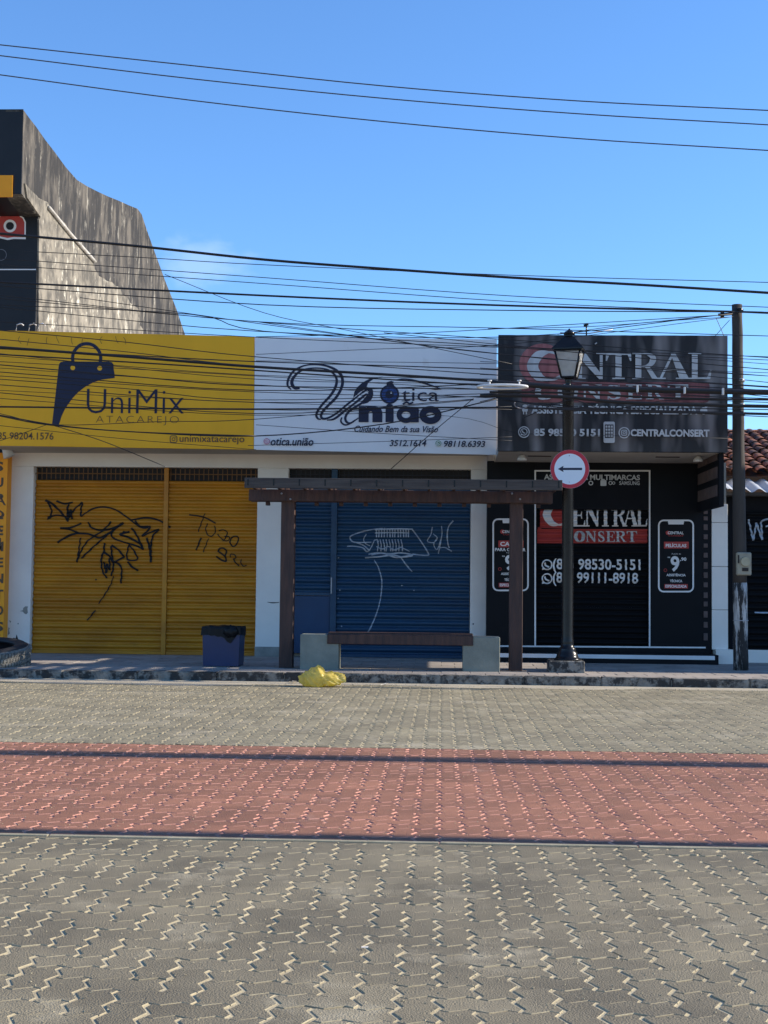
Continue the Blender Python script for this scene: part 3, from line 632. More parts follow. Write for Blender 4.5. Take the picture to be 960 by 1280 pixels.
p.disc(91, 459.8, 3, M_ysign, 16); p.disc(124.7, 460.3, 3, M_ysign, 16)
p.text('UniMix', 108.5, 230, 486.5, 517, M_navy, bold=-.012)
p.text('ATACAREJO', 120, 223.5, 520, 531.5, M_brown, bold=-.022, space=1.25)
p.text('85 98204.1576', -3, 67, 540.5, 549.5, M_brown, bold=.005)
p.insta(217, 549, 4.2, M_brown, 1.0); p.text('unimixatacarejo', 224.5, 305.5, 544.5, 555.5, M_brown, bold=.004)
for k in range(9): x = 22+k*17+random.uniform(-4,4); y = 421+random.uniform(-1,3); p.stroke([(x,y),(x+random.uniform(-3,3),y+4),(x+random.uniform(-4,4),y+9)], .5, M_brown)
p.build('lettering', ys)
# insulator hooks standing on the sign's top edge
for k, px in enumerate((20, 36, 47)):
    a, b = at(px, 414, 21.3), at(px+1, 406, 21.3)
    MB().tube([a, b, b+Vector((.07,0,.02)), b+Vector((.11,0,-.01))], .012, 6).build('wall_hook', M_ceram, label=('small white cable hook on the yellow sign, ' + ('leftmost of three','middle of three','rightmost of three')[k]), cat='hook', group='cable hooks on the yellow sign')

# ------------------------------------------------------------------ white optician sign
ws_ = thing('white_shop_sign', at(470, 565, SY), 'wide white shop sign with navy script logo of an optician', 'sign')
panel('sign_face', [(317.5,562),(620,568.5),(621,424.2),(318.5,421)], SY-.004, .05, M_wsign, ws_)
MB().box(at(318,560,SY).x+.01, at(619,560,SY).x, SY+.051, SY+.12, at(470,564,SY).z+.03, at(470,425,SY).z-.02).build('sign_frame', M_steel, ws_)
p = Print(SY-.007); w6 = lambda L: [(340+x/6.857, 440+y/6.857) for x, y in L]; w5 = lambda L: [(440+x/5.333, 460+y/5.333) for x, y in L]
p.poly(w5([(212,57),(160,62),(110,75),(68,98),(35,128),(15,160),(8,200),(30,180),(60,155),(95,138),(120,134),(98,125),(108,98),(140,76),(180,64)]), M_navy)
p.poly(w5([(100,140),(125,138),(140,155),(142,180),(130,210),(105,232),(75,240),(50,238),(85,200),(108,170)]), M_navy)
p.stroke(w6([(165,322),(135,290),(138,240),(170,180),(225,138),(300,112),(390,108),(470,120),(540,150),(590,195),(605,255),(590,320),(545,395),(480,460),(435,510),(420,550),(440,572),(490,562),(560,520),(650,445),(730,385),(800,330),(838,315),(858,335),(840,375),(780,430),(700,480),(650,520),(628,565),(640,600),(670,610),(705,590),(742,565)]), [v_*1.25 for v_ in (1.2,2,2.4,2.2,1.8,1.4,1.6,2.2,2.8,3,3,2.8,2.6,2.6,2.6,2.6,2.2,2,2,2,2,2,2,2,2.2,2.4,2.4,2.4,2.4,2,1.6,1)], M_navy)
p.stroke(w6([(238,312),(200,310),(175,285),(172,245),(200,200),(250,160),(330,140),(420,140),(490,158),(540,200),(555,250),(540,310),(500,375),(440,440),(395,500),(380,545),(395,572),(420,578)]), [v_*1.25 for v_ in (1.6,3,3.4,3.2,2.6,2,1.4,1.4,1.8,2.2,2.6,2.8,2.6,2.4,2.4,2.4,2,1)], M_navy)
p.stroke(w6([(470,585),(540,570),(640,490),(740,415),(800,368),(822,362)]), [1.2,2.8,3.2,3,2.6,1.4], M_navy)
p.stroke(w6([(600,505),(690,435),(770,368),(828,338)]), [1,2,2,1], M_wsign)
p.stroke(w6([(600,560),(590,590),(605,615),(640,625),(700,600)]), [1.6,2.2,2.2,1.8,1], M_navy)
p.disc(487, 493, 12, M_eye, 30); p.ring(487, 493, 10.8, 2.4, M_navy); p.disc(487, 493, 5.2, M_navy, 20); p.disc(489, 491, 1.2, M_wsign, 8)
p.poly(w5([(230,120),(232,95),(262,86),(278,92),(272,104),(285,122),(270,128),(245,128)]), M_navy)
p.stroke(w5([(285,80),(340,74),(400,80),(470,98),(530,118),(597,140)]), [.5,1.6,1.8,2.4,2.2,.5], M_navy); p.stroke(w5([(512,138),(555,142),(597,142)]), [.6,1.4,.6], M_navy)
p.text('tica', 502, 548.5, 486, 501.5, M_navy, bold=-.004); p.stroke([(502,501.2),(509,501.2)], .9, M_navy)
p.text('n', 448.5, 478, 507.5, 527.8, M_navy, bold=.06); p.rect(482, 509.5, 492, 527.8, M_navy); p.disc(487, 507, 4.2, M_navy, 14, ry=2)
p.ring(507.5, 518.6, 8.6, 6.4, M_navy, 28, ry=7.2); p.rect(513, 509.5, 523.5, 528, M_navy); p.ring(538, 518.9, 9.6, 8.4, M_navy, 28, ry=7.2); p.stroke([(503.5,505.5),(508,503),(512,504.6),(516.5,503)], 2.2, M_navy)
p.text('Cuidando Bem da sua Visão', 443, 547.5, 532.3, 540.4, M_navy, bold=.012, shear=.35)
p.text('3512.1614', 487, 533, 550, 558, M_navy, bold=.018, shear=.2); p.disc(548, 554.3, 3.7, M_green, 18); p.whats(548, 554.3, 2.4, M_wsign, .7); p.text('98118.6393', 555, 606.5, 551, 559, M_navy, bold=.018, shear=.2)
p.disc(333.5, 551.8, 3.8, M_pink, 18); p.insta(333.5, 551.8, 2.2, M_wsign, .7); p.text('otica.união', 338.5, 392, 547.5, 557.3, M_navy, bold=.018, shear=.2)
p.build('lettering', ws_)

# ------------------------------------------------------------------ the phone repair shop
CY, CS = 22.0, 20.2
cb = thing('phone_repair_shop', (2.6, CY, GZ), 'black fronted phone repair shop with white outlined shutter', 'building')
cx = lambda px, Y=CY: at(px, 700, Y).x
cz = lambda py, Y=CY, px=740: at(px, py, Y).z
C0, C1 = cx(608.5), cx(889)
zs = cz(577)
MB().box(C0, cx(668.5), CY, CY+.2, GZ+.15, zs).build('wall_panel', M_black, cb)
MB().box(cx(812.5), C1, CY, CY+.2, GZ+.15, zs).build('wall_panel', M_black, cb)
MB().box(cx(668.5)+.002, cx(812.5)-.002, CY+.001, CY+.2, cz(637), zs).build('header_panel', M_blackpaint, cb)
cs, prC = shutter(cx(670), cx(811.5), cz(808.5), cz(638), CY+.07, M_bshut, cb, n=24)
MB().box(C0, cx(892), 21.62, CY+.25, GZ-.02, GZ+.15, bev=.004).build('step', M_black, cb)
MB().box(C0+.002, cx(893,21.62), 21.600, 21.619, cz(823,21.61), cz(818,21.61)).build('step_edge_trim', M_white, cb)
MB().box(C0+.01, cx(886), CY-.004, CY-.001, GZ+.152, cz(809.5)).build('base_band', M_black, cb)
p = Print(CY-.006)
for L in (((669,808),(669,589)), ((668,588.5),(813,588.5)), ((812,589),(812,808)), ((610,807.5),(882,809.5))): p.stroke(list(L), 1.9, M_white, smooth=False)
p.text('ASSISTÊNCIA MULTIMARCAS', 680, 800, 591.5, 600, M_fade, bold=.03)
p.ring(738.5, 603.8, 2.4, 1.2, M_fade, 14); p.rrect(750.5, 600.2, 758, 607.4, 1, None, M_fade); p.ring(763, 603.8, 2, .8, M_fade, 12); p.ring(767, 603.8, 1.6, .7, M_fade, 12)
p.text('SAMSUNG', 774, 799.5, 601.6, 606.3, M_fade, bold=.02)
p.build('lettering', cb)
p = Print(CY+.066); s6 = lambda L: [(610+x/6.4, 580+y/6.4) for x, y in L]
p.poly([(675,640),(677,633),(682,629.5),(690,629),(697,627),(697,621),(712,621),(712,661),(675,660)], M_redp)
p.rect(671.5, 661.5, 809, 679, M_redp); p.stroke(s6([(400,520),(450,490),(470,460)]), 3, M_redp)
p.serif('C', [(678,712)], 629.5, 657, M_white)
p.serif('ENTRAL', [(714,731.5),(731,749.5),(748,765.5),(765,783),(779,797.5),(795,808.5)], 630.5, 658, M_white)
p.serif('CONSERT', [(703,716.5),(717.5,731),(732,745),(746.5,756),(757,768),(769,782),(783,796)], 663.8, 677.6, M_fade)
p.whats(683.5, 706, 6, M_white, 1.6); p.text('(85) 98530-5151', 690.5, 800, 698.6, 716.4, M_white, bold=.02)
p.whats(683.5, 723.3, 6, M_white, 1.6); p.text('(85) 99111-8918', 690.5, 797, 715.4, 733, M_white, bold=.02)
p.build('lettering', cs, prof=prC)
# posters shaped like a phone
def poster(x0, y0, x1, y1, big, sub, label):
    Y = CY-.006; t = thing('phone_poster', at((x0+x1)/2, y1, Y), label, 'poster', 'phone shaped posters on the black wall')
    q = Print(Y, .0004); q.rrect(x0, y0, x1, y1, 6, None, M_black); q.build('poster_sheet', t)
    q = Print(Y-.002, .0004); W = x1-x0; H = y1-y0; fx = lambda a: x0+a*W; fy = lambda a: y0+a*H
    q.rrect(x0, y0, x1, y1, 6, 2.0, M_white); q.poly([(fx(.26),y0),(fx(.74),y0),(fx(.72),y0+5),(fx(.28),y0+5)], M_white)
    q.disc(fx(.26), fy(.175), 2.6, M_redp, 14); q.text('CENTRAL', fx(.26), fx(.72), fy(.155), fy(.195), M_white, bold=.02); q.text('CONSERT', fx(.28), fx(.72), fy(.205), fy(.225), M_redp, bold=.02)
    q.rect(fx(.15), fy(.30), fx(.87), fy(.395), M_redp); q.text(big, fx(.20), fx(.80), fy(.318), fy(.378), M_white, bold=.03)
    if sub: q.text(sub, fx(.05), fx(.93), fy(.405), fy(.45), M_white, bold=.03)
    q.text('A partir de', fx(.37), fx(.64), fy(.462), fy(.482), M_white, bold=.01)
    q.text('R$', fx(.26), fx(.33), fy(.51), fy(.53), M_white, bold=.02); q.text('9', fx(.34), fx(.60), fy(.50), fy(.72), M_white, bold=.03); q.text(',90', fx(.62), fx(.80), fy(.52), fy(.575), M_white, bold=.03)
    q.ring(fx(.19), fy(.70), 1.8, .6, M_redp, 14); q.text('ASSISTÊNCIA', fx(.22), fx(.78), fy(.742), fy(.785), M_white, bold=.03); q.text('TÉCNICA', fx(.32), fx(.68), fy(.825), fy(.868), M_white, bold=.03)
    q.rect(fx(.16), fy(.895), fx(.84), fy(.955), M_redp); q.text('ESPECIALIZADA', fx(.19), fx(.81), fy(.905), fy(.945), M_white, bold=.03)
    q.build('poster_print', t)
poster(616.5, 649, 660, 738, 'CAPAS', 'PARA CELULAR', 'phone shaped poster on the black wall partly hidden by the right pergola post')
poster(823.5, 650.5, 866.5, 739.5, 'PELÍCULAS', '', 'phone shaped poster on the black wall right of the shutter, nothing in front of it')
# canopy, wing wall and tiled pillar
Xr = at(909, 500, CS).x; Xl = at(622.5, 500, CS).x
zsf = at(760, 564.5, CS).z
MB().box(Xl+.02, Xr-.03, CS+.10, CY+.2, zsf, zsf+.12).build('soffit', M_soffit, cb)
MB().box(Xl+.02, Xr-.03, CY+.21, CY+.4, zs-.3, 4.9).box(C0, Xr-.03, CY+.41, 33, GZ, 4.3).build('rear_volume', M_wall, cb)
for (a, b) in ((662, 580), (826, 846)): pass
for px in (660, 820):
    a = at(px, 569.5, 20.9); MB().box(a.x, a.x+.36, a.y, a.y+.05, zsf-.012, zsf-.001).build('soffit_slot', M_grille, cb)
wing = MB(); zw = at(908, 633, 20.3).z
wing.prism_x([(20.30, zw), (22.0, at(880, 640, 22.0).z), (22.0, zsf-.002), (20.30, zsf-.002)], Xr-.10, Xr-.03)
wg = wing.build('side_wing', M_blackpaint, cb)
M_brick = mat('brown_plaque', (.14,.095,.085), (.09,.065,.06), 4, .7)
for k in range(3):
    for j in range(2):
        a = 20.42+j*.78; z0 = zw+.16+k*.27; sl = (at(880,640,22.0).z-zw)/1.7
        MB().prism_x([(a, z0+(a-20.3)*sl*.6), (a+.72, z0+(a+.42)*0+(a+.72-20.3)*sl*.6), (a+.72, z0+.17+(a+.72-20.3)*sl*.6), (a, z0+.17+(a-20.3)*sl*.6)], Xr-.115, Xr-.101).build('brick', M_brick, wg)
P0, P1 = cx(889.5), cx(909.5)
for k, (ya_, yb_) in enumerate(((630,653),(653.6,708),(708.6,762),(762.6,812))): MB().box(P0, P1, CY-.02, CY+.3, cz(yb_,CY-.02,900), cz(ya_,CY-.02,900), bev=.003).build('wall_tile', M_tilew, cb)
MB().box(P0+.02, P1-.02, CY+.0, CY+.25, GZ, zs).build('pillar', M_conc, cb)
MB().box(cx(893), cx(914), CY-.12, CY+.2, GZ, cz(812,CY-.12,900)).build('pillar_base', M_tilew, cb)
for i, (py, hh) in enumerate(((639,7),(648,5),(659,7),(671,6),(682,5),(694,6),(707,8),(719,7),(731,6),(744,7),(755,6),(768,8),(781,7),(796,9))):   # small worn plaques in a column
    a, b = at(879.5, py+hh/2, CY), at(884.5, py-hh/2, CY); MB().box(a.x, b.x, CY-.012, CY-.001, a.z, b.z, bev=.002).build('plaque', M_brick, cb)
for i, px in enumerate((652.5, 872.5)):
    a = at(px, 572, 20.75); t = thing('soffit_lamp', (a.x, a.y, zsf-.09), ('white cup lamp under the dark banner near its left end', 'white cup lamp under the dark banner near its right end')[i], 'lamp', 'lamps under the banner')
    MB().lathe([(.075,0),(.07,.03),(.045,.07),(.03,.088)], (a.x, a.y, zsf-.09), 18).build('lamp_shade', M_ceram, t)

cg = thing('banner_sign', ((Xl+Xr)/2, CS, zsf), 'dark faded banner sign with large pale roman lettering and red circle', 'sign')
# banner cloth: a sheet with slight folds
mb = MB(); nx, nz = 90, 12; A, B, Cc, D = at(622,563.5,CS), at(909.5,565.5,CS), at(909.5,419.5,CS), at(623,418.6,CS); vs = []
for j in range(nz+1):
    for i in range(nx+1):
        u, v_ = i/nx, j/nz; P_ = (A*(1-u)+B*u)*(1-v_)+(D*(1-u)+Cc*u)*v_
        vs.append((P_.x, CS+.004*math.sin(u*61+v_*3)+.003*math.sin(u*113+v_*5), P_.z))
mb.add(vs, [(j*(nx+1)+i, j*(nx+1)+i+1, (j+1)*(nx+1)+i+1, (j+1)*(nx+1)+i) for j in range(nz) for i in range(nx)], 0, True); mb.build('banner_cloth', M_csign, cg)
MB().box(Xl, Xr, CS+.02, CS+.10, zsf-.0, zsf+.04).box(Xl, Xl+.04, CS+.02, CS+.1, zsf+.042, D.z-.05).box(Xr-.04, Xr, CS+.02, CS+.1, zsf+.042, D.z-.05).box(Xl, Xr, CS+.02, CS+.1, D.z-.048, D.z-.01).box(Xl+.05, Xr-.05, CS+.06, CS+.09, zsf+.043, D.z-.05).build('banner_frame', M_iron, cg)
p = Print(CS-.010)
p.disc(678, 455.5, 29, mat('pale_red_print', (.52,.20,.19), (.30,.10,.10), 2.0, .6, stretch=(3,1,.4)), 36, ry=26); p.rrect(652, 477.5, 887, 503, 5, None, M_salmon); p.poly([(664,470),(700,470),(712,480),(672,480)], M_salmon)
p.rect(705, 441, 716, 444, M_fade)
p.serif('C', [(658,706)], 439, 476, M_fade)
p.serif('ENTRAL', [(696,724),(720,757),(757,789),(790,824),(821,863),(860,888)], 441.5, 474, M_fade)
p.serif('CONSERT', [(668,692),(697,722),(727,752),(757,777),(782,802),(807,829),(834,860)], 481, 499.5, M_fade)
p.text('ASSISTÊNCIA TÉCNICA ESPECIALIZADA', 664, 871, 505.5, 518, M_fade, bold=.035)
p.rrect(652.5, 509, 659.5, 515, 1.4, None, M_fade); p.rect(653.6,515,655,518.4,M_fade); p.rect(657,515,658.4,518.4,M_fade); p.disc(656, 508, 3.2, M_fade, 12, ry=2)
p.disc(879, 514, 4.6, M_fade, 18); p.disc(882, 509, 1.6, M_fade, 8)
p.ring(654.7, 540.5, 6.6, 1.2, M_fade); p.whats(654.7, 540.3, 4.0, M_fade, .9); p.text('85 98530 5151', 667, 749.5, 536.3, 545.8, M_fade, bold=.04)
p.rrect(754, 527.5, 768, 554, 2, None, M_fade); p.rrect(755.5, 531, 766.5, 548, .6, None, M_csign)
for k in range(4):
    for j in range(3): p.rect(756.5+j*3.3, 532.5+k*3.8, 758.8+j*3.3, 535+k*3.8, M_fade)
p.ring(779.6, 541.4, 6.4, 1.2, M_fade); p.insta(779.6, 541.4, 3.2, M_fade, .9); p.text('CENTRALCONSERT', 787.5, 886, 537.2, 546.4, M_fade, bold=.04)
p.build('lettering', cg)
t = thing('rooftop_antenna', at(735, 418, 20.6), 'small bent metal antenna standing on top of the dark banner sign', 'antenna')
a = at(733, 419, 20.6); b = at(733, 407, 20.6)
MB().tube([a, b], .012, 6).tube([b+Vector((-.04,0,0)), b+Vector((.03,0,.02))], .02, 6).build('mast', M_iron, t)
MB().tube([at(700,416,20.6), at(735,417,20.6), at(766,412,20.6)], .009, 5).tube([at(744,430,20.15), at(755,421,20.5)], .010, 5).build('antenna_arm', M_steel, t)
MB().box(at(716,0,20.6).x, at(742,0,20.6).x, 20.55, 20.6, D.z-.01, D.z+.02).build('base_plate', M_iron, t)

# ------------------------------------------------------------------ low tiled building on the right
RY = 22.5
rb = thing('tiled_roof_shop', (7, RY, GZ), 'low dark shop with a terracotta tile roof behind the wooden utility pole', 'building')
RX0, RX1 = P1+.02, 9.4
ze = at(940, 617, RY).z
MB().box(RX0, RX1, RY, RY+.2, GZ, ze-.06).build('front_wall', M_blackpaint, rb)
zb_ = at(940, 812, RY).z
MB().box(RX0, RX1, RY-.09, RY-.001, GZ, zb_).build('white_base', M_tilew, rb)
rs, prR = shutter(at(934, 700, RY-.1).x, RX1-.4, zb_+.005, at(940, 640, RY).z, RY-.06, M_bshut, rb, n=22)
p = Print(RY-.064); r6 = lambda L: [(800+x/6, 580+y/6) for x, y in L]
for L, wd in (([(812,415),(830,490),(848,575)],2.2), ([(848,575),(862,500),(872,440)],2.2), ([(872,440),(895,510),(915,570)],2.2), ([(915,570),(912,500),(908,440),(930,420),(965,412)],2.2), ([(940,470),(965,462)],2)): p.stroke(r6(L), wd, M_wgraff)
p.stroke([(943,765.5),(955,765.8),(972,766)], [1.6,2,1.2], M_wgraff)
p.build('graffiti', rs, prof=prR)
MB().box(RX0, RX1, RY-.35, RY+.25, ze-.055, ze+.0).build('eave_beam', M_woodg, rb)
# corrugated sheet below the tiles
mb = MB(); n = int((RX1-RX0)/.03); vs = []; za, zc = ze+.02, ze+.26
for i in range(n+1):
    x = RX0+i*.03; h = .030*math.sin(x*2*math.pi/.24); vs += [(x, RY-.42, za+h), (x, RY+.45, zc+h)]
mb.add(vs, [(2*i, 2*i+2, 2*i+3, 2*i+1) for i in range(n)], 0, True); mb.build('corrugated_awning', M_zinc, rb)
ye, zee = RY+.35, at(940, 592, RY+.35).z; yr_ = 26.6; zr = at(940, 542, yr_).z
sl_ = math.atan2(zr-zee, yr_-ye); Ls = math.hypot(zr-zee, yr_-ye)
rf = MB().prism_x([(ye, zee-.05), (yr_, zr-.05), (yr_+4, zee-.05)], RX0, RX1).build('roof', M_tile, rb)
TW, TL = .21, .44
mb = MB(); vs = []
for j in range(2):
    for i in range(9):
        a = math.pi*i/8; r_ = (.098, .078)[j]; vs.append((-r_*math.cos(a), TL*j, r_*.72*math.sin(a)))
mb.add(vs, [(i, i+1, i+10, i+9) for i in range(8)], 0, True)
vs = [(v[0], v[1], v[2]-.014) for v in vs]; mb.add(vs, [(i+9, i+10, i+1, i) for i in range(8)], 0, True); mb.add([(0,0,0)]*0, [])
me = mb.mesh('roof_tile', M_tile); nr = int(Ls/.36)+1; nc = int((RX1-RX0)/TW)
mbv = MB()
for r_i in range(nr):
    for c in range(nc):
        d = r_i*.36+random.uniform(-.02,.02); x = RX0+.1+c*TW+random.uniform(-.012,.012)
        P_ = (x, ye+d*math.cos(sl_)-.06, zee+d*math.sin(sl_)+.028)
        put(me, 'roof_tile', P_, rf, rot=(sl_-.03+random.uniform(-.02,.02), 0, random.uniform(-.05,.05)))
MB().box(RX0, RX1, yr_-.1, yr_+.12, zr-.02, zr+.07, bev=.03).build('ridge_cap', M_tile, rf)

# ------------------------------------------------------------------ tall house further right, outside the frame, whose shade lies over the pavement
nb = thing('neighbour_house', (22, 21.5, GZ), 'tall plain house standing further along the street to the right', 'building')
MB().box(15.2, 31, 21.5, 21.8, GZ, 9.1).build('front_wall', M_wall, nb); MB().box(15.2, 31, 21.81, 29, GZ, 7.6).build('rear_volume', M_wall, nb)
for i in range(5):
    for j in range(2):
        x = 16.5+i*3; f_ = MB().box(x, x+1.3, 21.46, 21.499, 1.2+j*3.2, 2.6+j*3.2, bev=.01).build('window', M_wall, nb); MB().box(x+.08, x+1.22, 21.452, 21.459, 1.28+j*3.2, 2.52+j*3.2).build('pane', M_black, f_)

# ------------------------------------------------------------------ pergola
g1, g2 = atz(357, 834.5, GZ), atz(645, 838, GZ); PYp = (g1.y+g2.y)/2
pg = thing('pergola', ((g1.x+g2.x)/2, PYp, GZ), 'dark wooden pergola with two posts standing over the bench', 'pergola')
hw = .095; YB = PYp+.02
zb0, zb1 = at(500, 628.3, YB).z, at(500, 614, YB).z
for g, a, b in ((g1, 350, 367), (g2, 637, 653.5)):
    x0, x1 = at(a, 730, PYp-hw).x, at(b, 730, PYp-hw).x; MB().box(x0, x1, PYp-hw+.0, PYp+hw, GZ, zb1+.0, bev=.006).build('post', M_wood, pg)
bolt = MB().lathe([(.016,0),(.016,.004),(.010,.010),(.010,.016)], (0,0,0), 8).mesh('bolt', M_steel)
for g, a_, b_ in ((g1, 352, 363), (g2, 640, 650)):
    for px_, py_ in ((a_,617),(b_,624)): v_ = at(px_, py_, PYp-hw-.051); put(bolt, 'bolt', (v_.x, PYp-hw-.051, v_.z), pg, rot=(math.pi/2, 0, 0))
# posts pass between the two beams
xb0, xb1 = at(313, 620, YB).x, at(690, 621, YB).x
MB().box(xb0, xb1, PYp-hw-.05, PYp-hw-.002, zb0, zb1, bev=.004).build('beam', M_wood, pg)
MB().box(xb0, xb1, PYp+hw+.002, PYp+hw+.05, zb0, zb1, bev=.004).build('beam', M_wood, pg)
YF = 18.55; zf0, zf1 = at(500, 611.5, YF).z, at(500, 598.5, YF).z
xf0, xf1 = at(305.5, 605, YF).x, at(703, 605, YF).x
MB().box(xf0, xf1, YF, YF+.035, zf0, zf1, bev=.004).build('front_board', M_woodg, pg)
YR2 = 2*PYp-YF; MB().box(xf0, xf1, YR2, YR2+.035, zf0-.02, zf1-.03, bev=.004).build('rear_board', M_woodg, pg)
n = 13; raf = MB().box(-.022, .022, YF+.037, YR2-.002, zb1+.001, zb1+.105, bev=.003).mesh('rafter', M_wood, (0, PYp, zb1))
for i in range(n): x = xf0+.05+(xf1-xf0-.1)*i/(n-1); put(raf, 'rafter', (x, PYp, zb1), pg)
peg = MB().box(-.009, .009, -.006, -.001, -.045, .045).mesh('rafter_peg', M_iron)
for i in range(n): x = xf0+.05+(xf1-xf0-.1)*i/(n-1); put(peg, 'rafter_peg', (x, YF, (zf0+zf1)/2+.01), pg)
ends = MB().box(-.03, .03, -.04, .04, -.05, 0, bev=.004).mesh('bracket', M_wood)
for i in range(n-1): x = xf0+.20+(xf1-xf0-.1)*i/(n-1); put(ends, 'bracket', (x, PYp+hw+.026, zb0-.001), pg)

# ------------------------------------------------------------------ bench
def gx(px, py): return atz(px, py, GZ)
b0 = gx(375, 836.5); Yb = b0.y; Xa, Xb_ = at(375, 816, Yb).x, at(423, 816, Yb).x; Xc, Xd = at(578.5, 817, Yb).x, at(625, 817, Yb).x
zt2 = at(500, 794.5, Yb).z
bn = thing('street_bench', ((Xa+Xd)/2, Yb+.2, GZ), 'long bench of a brown wooden board on two grey concrete blocks', 'bench')
MB().box(Xa, Xb_, Yb, Yb+.44, GZ-.01, zt2, bev=.008).build('support_block', M_bench, bn)
MB().box(Xc, Xd, Yb, Yb+.44, GZ-.01, zt2-.004, bev=.008).build('support_block', M_bench, bn)
Yq = Yb-.02; zq0, zq1 = at(500, 806, Yq).z, at(500, 793.8, Yq).z
for k in range(3): MB().box(at(409,800,Yq).x, at(591.5,800,Yq).x, Yq+k*.155, Yq+.148+k*.155, zt2+.001 if k else zq0, (zt2+.03) if k else zq1, bev=.006).build('seat_board', M_wood, bn)

# ------------------------------------------------------------------ waste bin with liner
bb = atz(275, 833.5, GZ); by = bb.y; x0, x1 = at(253, 815, by).x, at(299, 815, by).x; zt3 = at(276, 784, by).z
wb = thing('waste_bin', ((x0+x1)/2, by+.2, GZ), 'square blue metal waste bin with a black liner folded over its rim', 'bin')
mb = MB(); d = x1-x0
cx_, cy_ = (x0+x1)/2, by+d/2
def sq(s_, z): return [(cx_-s_, cy_-s_, z), (cx_+s_, cy_-s_, z), (cx_+s_, cy_+s_, z), (cx_-s_, cy_+s_, z)]
h1 = d/2-.01; h2 = d/2+.004
vs = sq(h1, GZ+.01)+sq(h2, zt3-.02)+sq(h2-.015, zt3-.02)+sq(h1-.015, GZ+.03)
mb.add(vs, [(0,3,2,1)]+[(i,(i+1)%4,(i+1)%4+4,i+4) for i in range(4)]+[(i+4,(i+1)%4+4,(i+1)%4+8,i+8) for i in range(4)]+[(i+8,(i+1)%4+8,(i+1)%4+12,i+12) for i in range(4)]+[(12,13,14,15)])
mb.build('bin_body', M_bin, wb)
# liner: wavy skirt over the rim
per = []
for k in range(4):
    a, b = sq(1, 0)[k], sq(1, 0)[(k+1)%4]
    for j in range(12): t_ = j/12; per.append(((a[0]+(b[0]-a[0])*t_-cx_), (a[1]+(b[1]-a[1])*t_-cy_)))
rings = []
for r_, (s_, z) in enumerate(((h2-.03, zt3-.15), (h2-.012, zt3+.0), (h2+.004, zt3+.008), (h2+.012, zt3-.02), (h2+.014, None))):
    ring = []
    for k, (a, b) in enumerate(per):
        u = k/len(per); zz = z if z is not None else zt3-.095-.02*math.sin(u*19)-.03*random.random()-(.13*math.exp(-((u-.185)/.03)**2))
        j_ = random.uniform(-.006,.006) if r_ > 1 else 0; ring.append((cx_+a*(s_+j_), cy_+b*(s_+j_), zz+random.uniform(-.004,.004)))
    rings.append(ring)
n = len(per); mb = MB(); mb.add([v for r_ in rings for v in r_], [(r_*n+i, r_*n+(i+1)%n, (r_+1)*n+(i+1)%n, (r_+1)*n+i) for r_ in range(4) for i in range(n)], 0, False)
lin = mb.build('bin_liner', M_bag, wb)
mb = MB(); G_ = 10; vs = [(cx_+(i/G_-.5)*2*(h2-.014), cy_+(j/G_-.5)*2*(h2-.014), zt3-.03+.05*math.sin(math.pi*i/G_)*math.sin(math.pi*j/G_)+random.uniform(-.012,.012)) for j in range(G_+1) for i in range(G_+1)]
mb.add(vs, [(j*(G_+1)+i, j*(G_+1)+i+1, (j+1)*(G_+1)+i+1, (j+1)*(G_+1)+i) for j in range(G_) for i in range(G_)], 0, True); mb.build('refuse_sack', M_bag, wb)
# knotted end of the liner
k0 = Vector((cx_+.14, by-.02, zt3-.06)); mb = MB()
vs, fs = [], []
b = bmesh.new(); bmesh.ops.create_icosphere(b, subdivisions=3, radius=1)
for v in b.verts:
    q_ = v.co; r_ = 1+.22*math.sin(q_.x*7+q_.z*5)*math.cos(q_.y*6+q_.z*9); v.co = Vector((q_.x*.10*r_, q_.y*.05*r_, q_.z*.085*r_))+k0
b.verts.index_update(); mb.add([v.co.copy() for v in b.verts], [[v.index for v in f.verts] for f in b.faces], 0, True); b.free()
mb.build('liner_knot', M_bag, wb)

# ------------------------------------------------------------------ big tyre
TR, TH = .80, .345; tc = Vector((-6.62, 0, 0)); fr = atz(2, 848, 0).y
tc.y = fr+TR*.985
ty = thing('tractor_tyre', (tc.x, tc.y, 0), 'large worn black tyre lying on its side against the kerb', 'tyre')
prf = [(.60,.03),(.66,.004),(.72,.004),(.775,.03),(.797,.075),(.80,.17),(.797,.27),(.775,.315),(.73,.342),(.67,.345),(.61,.335),(.59,.31),(.60,.285),(.63,.30),(.69,.29),(.73,.24),(.74,.17),(.73,.10),(.68,.05),(.64,.045),(.60,.06),(.59,.045)]
mb = MB(); N_ = 72
for i in range(N_):
    a = 2*math.pi*i/N_
    for r_, z in prf: mb.v.append((r_*math.cos(a), r_*math.sin(a), z))
k = len(prf)
for i in range(N_):
    for j in range(k):
        j2 = (j+1)%k; mb.f.append([i*k+j, ((i+1)%N_)*k+j, ((i+1)%N_)*k+j2, i*k+j2]); mb.m.append(1 if 11 <= j <= 21 else (2 if 7 <= j < 11 else 0)); mb.sm.append(True)
tilt = Matrix.Translation(tc) @ Matrix.Rotation(.115, 4, 'X') @ Matrix.Translation((0, .10, .058))
mb.v = [tuple(tilt @ Vector(v)) for v in mb.v]; mb.build('tyre_body', [M_rub, M_rubin, M_rubd], ty)
mb = MB(); nb_ = 96
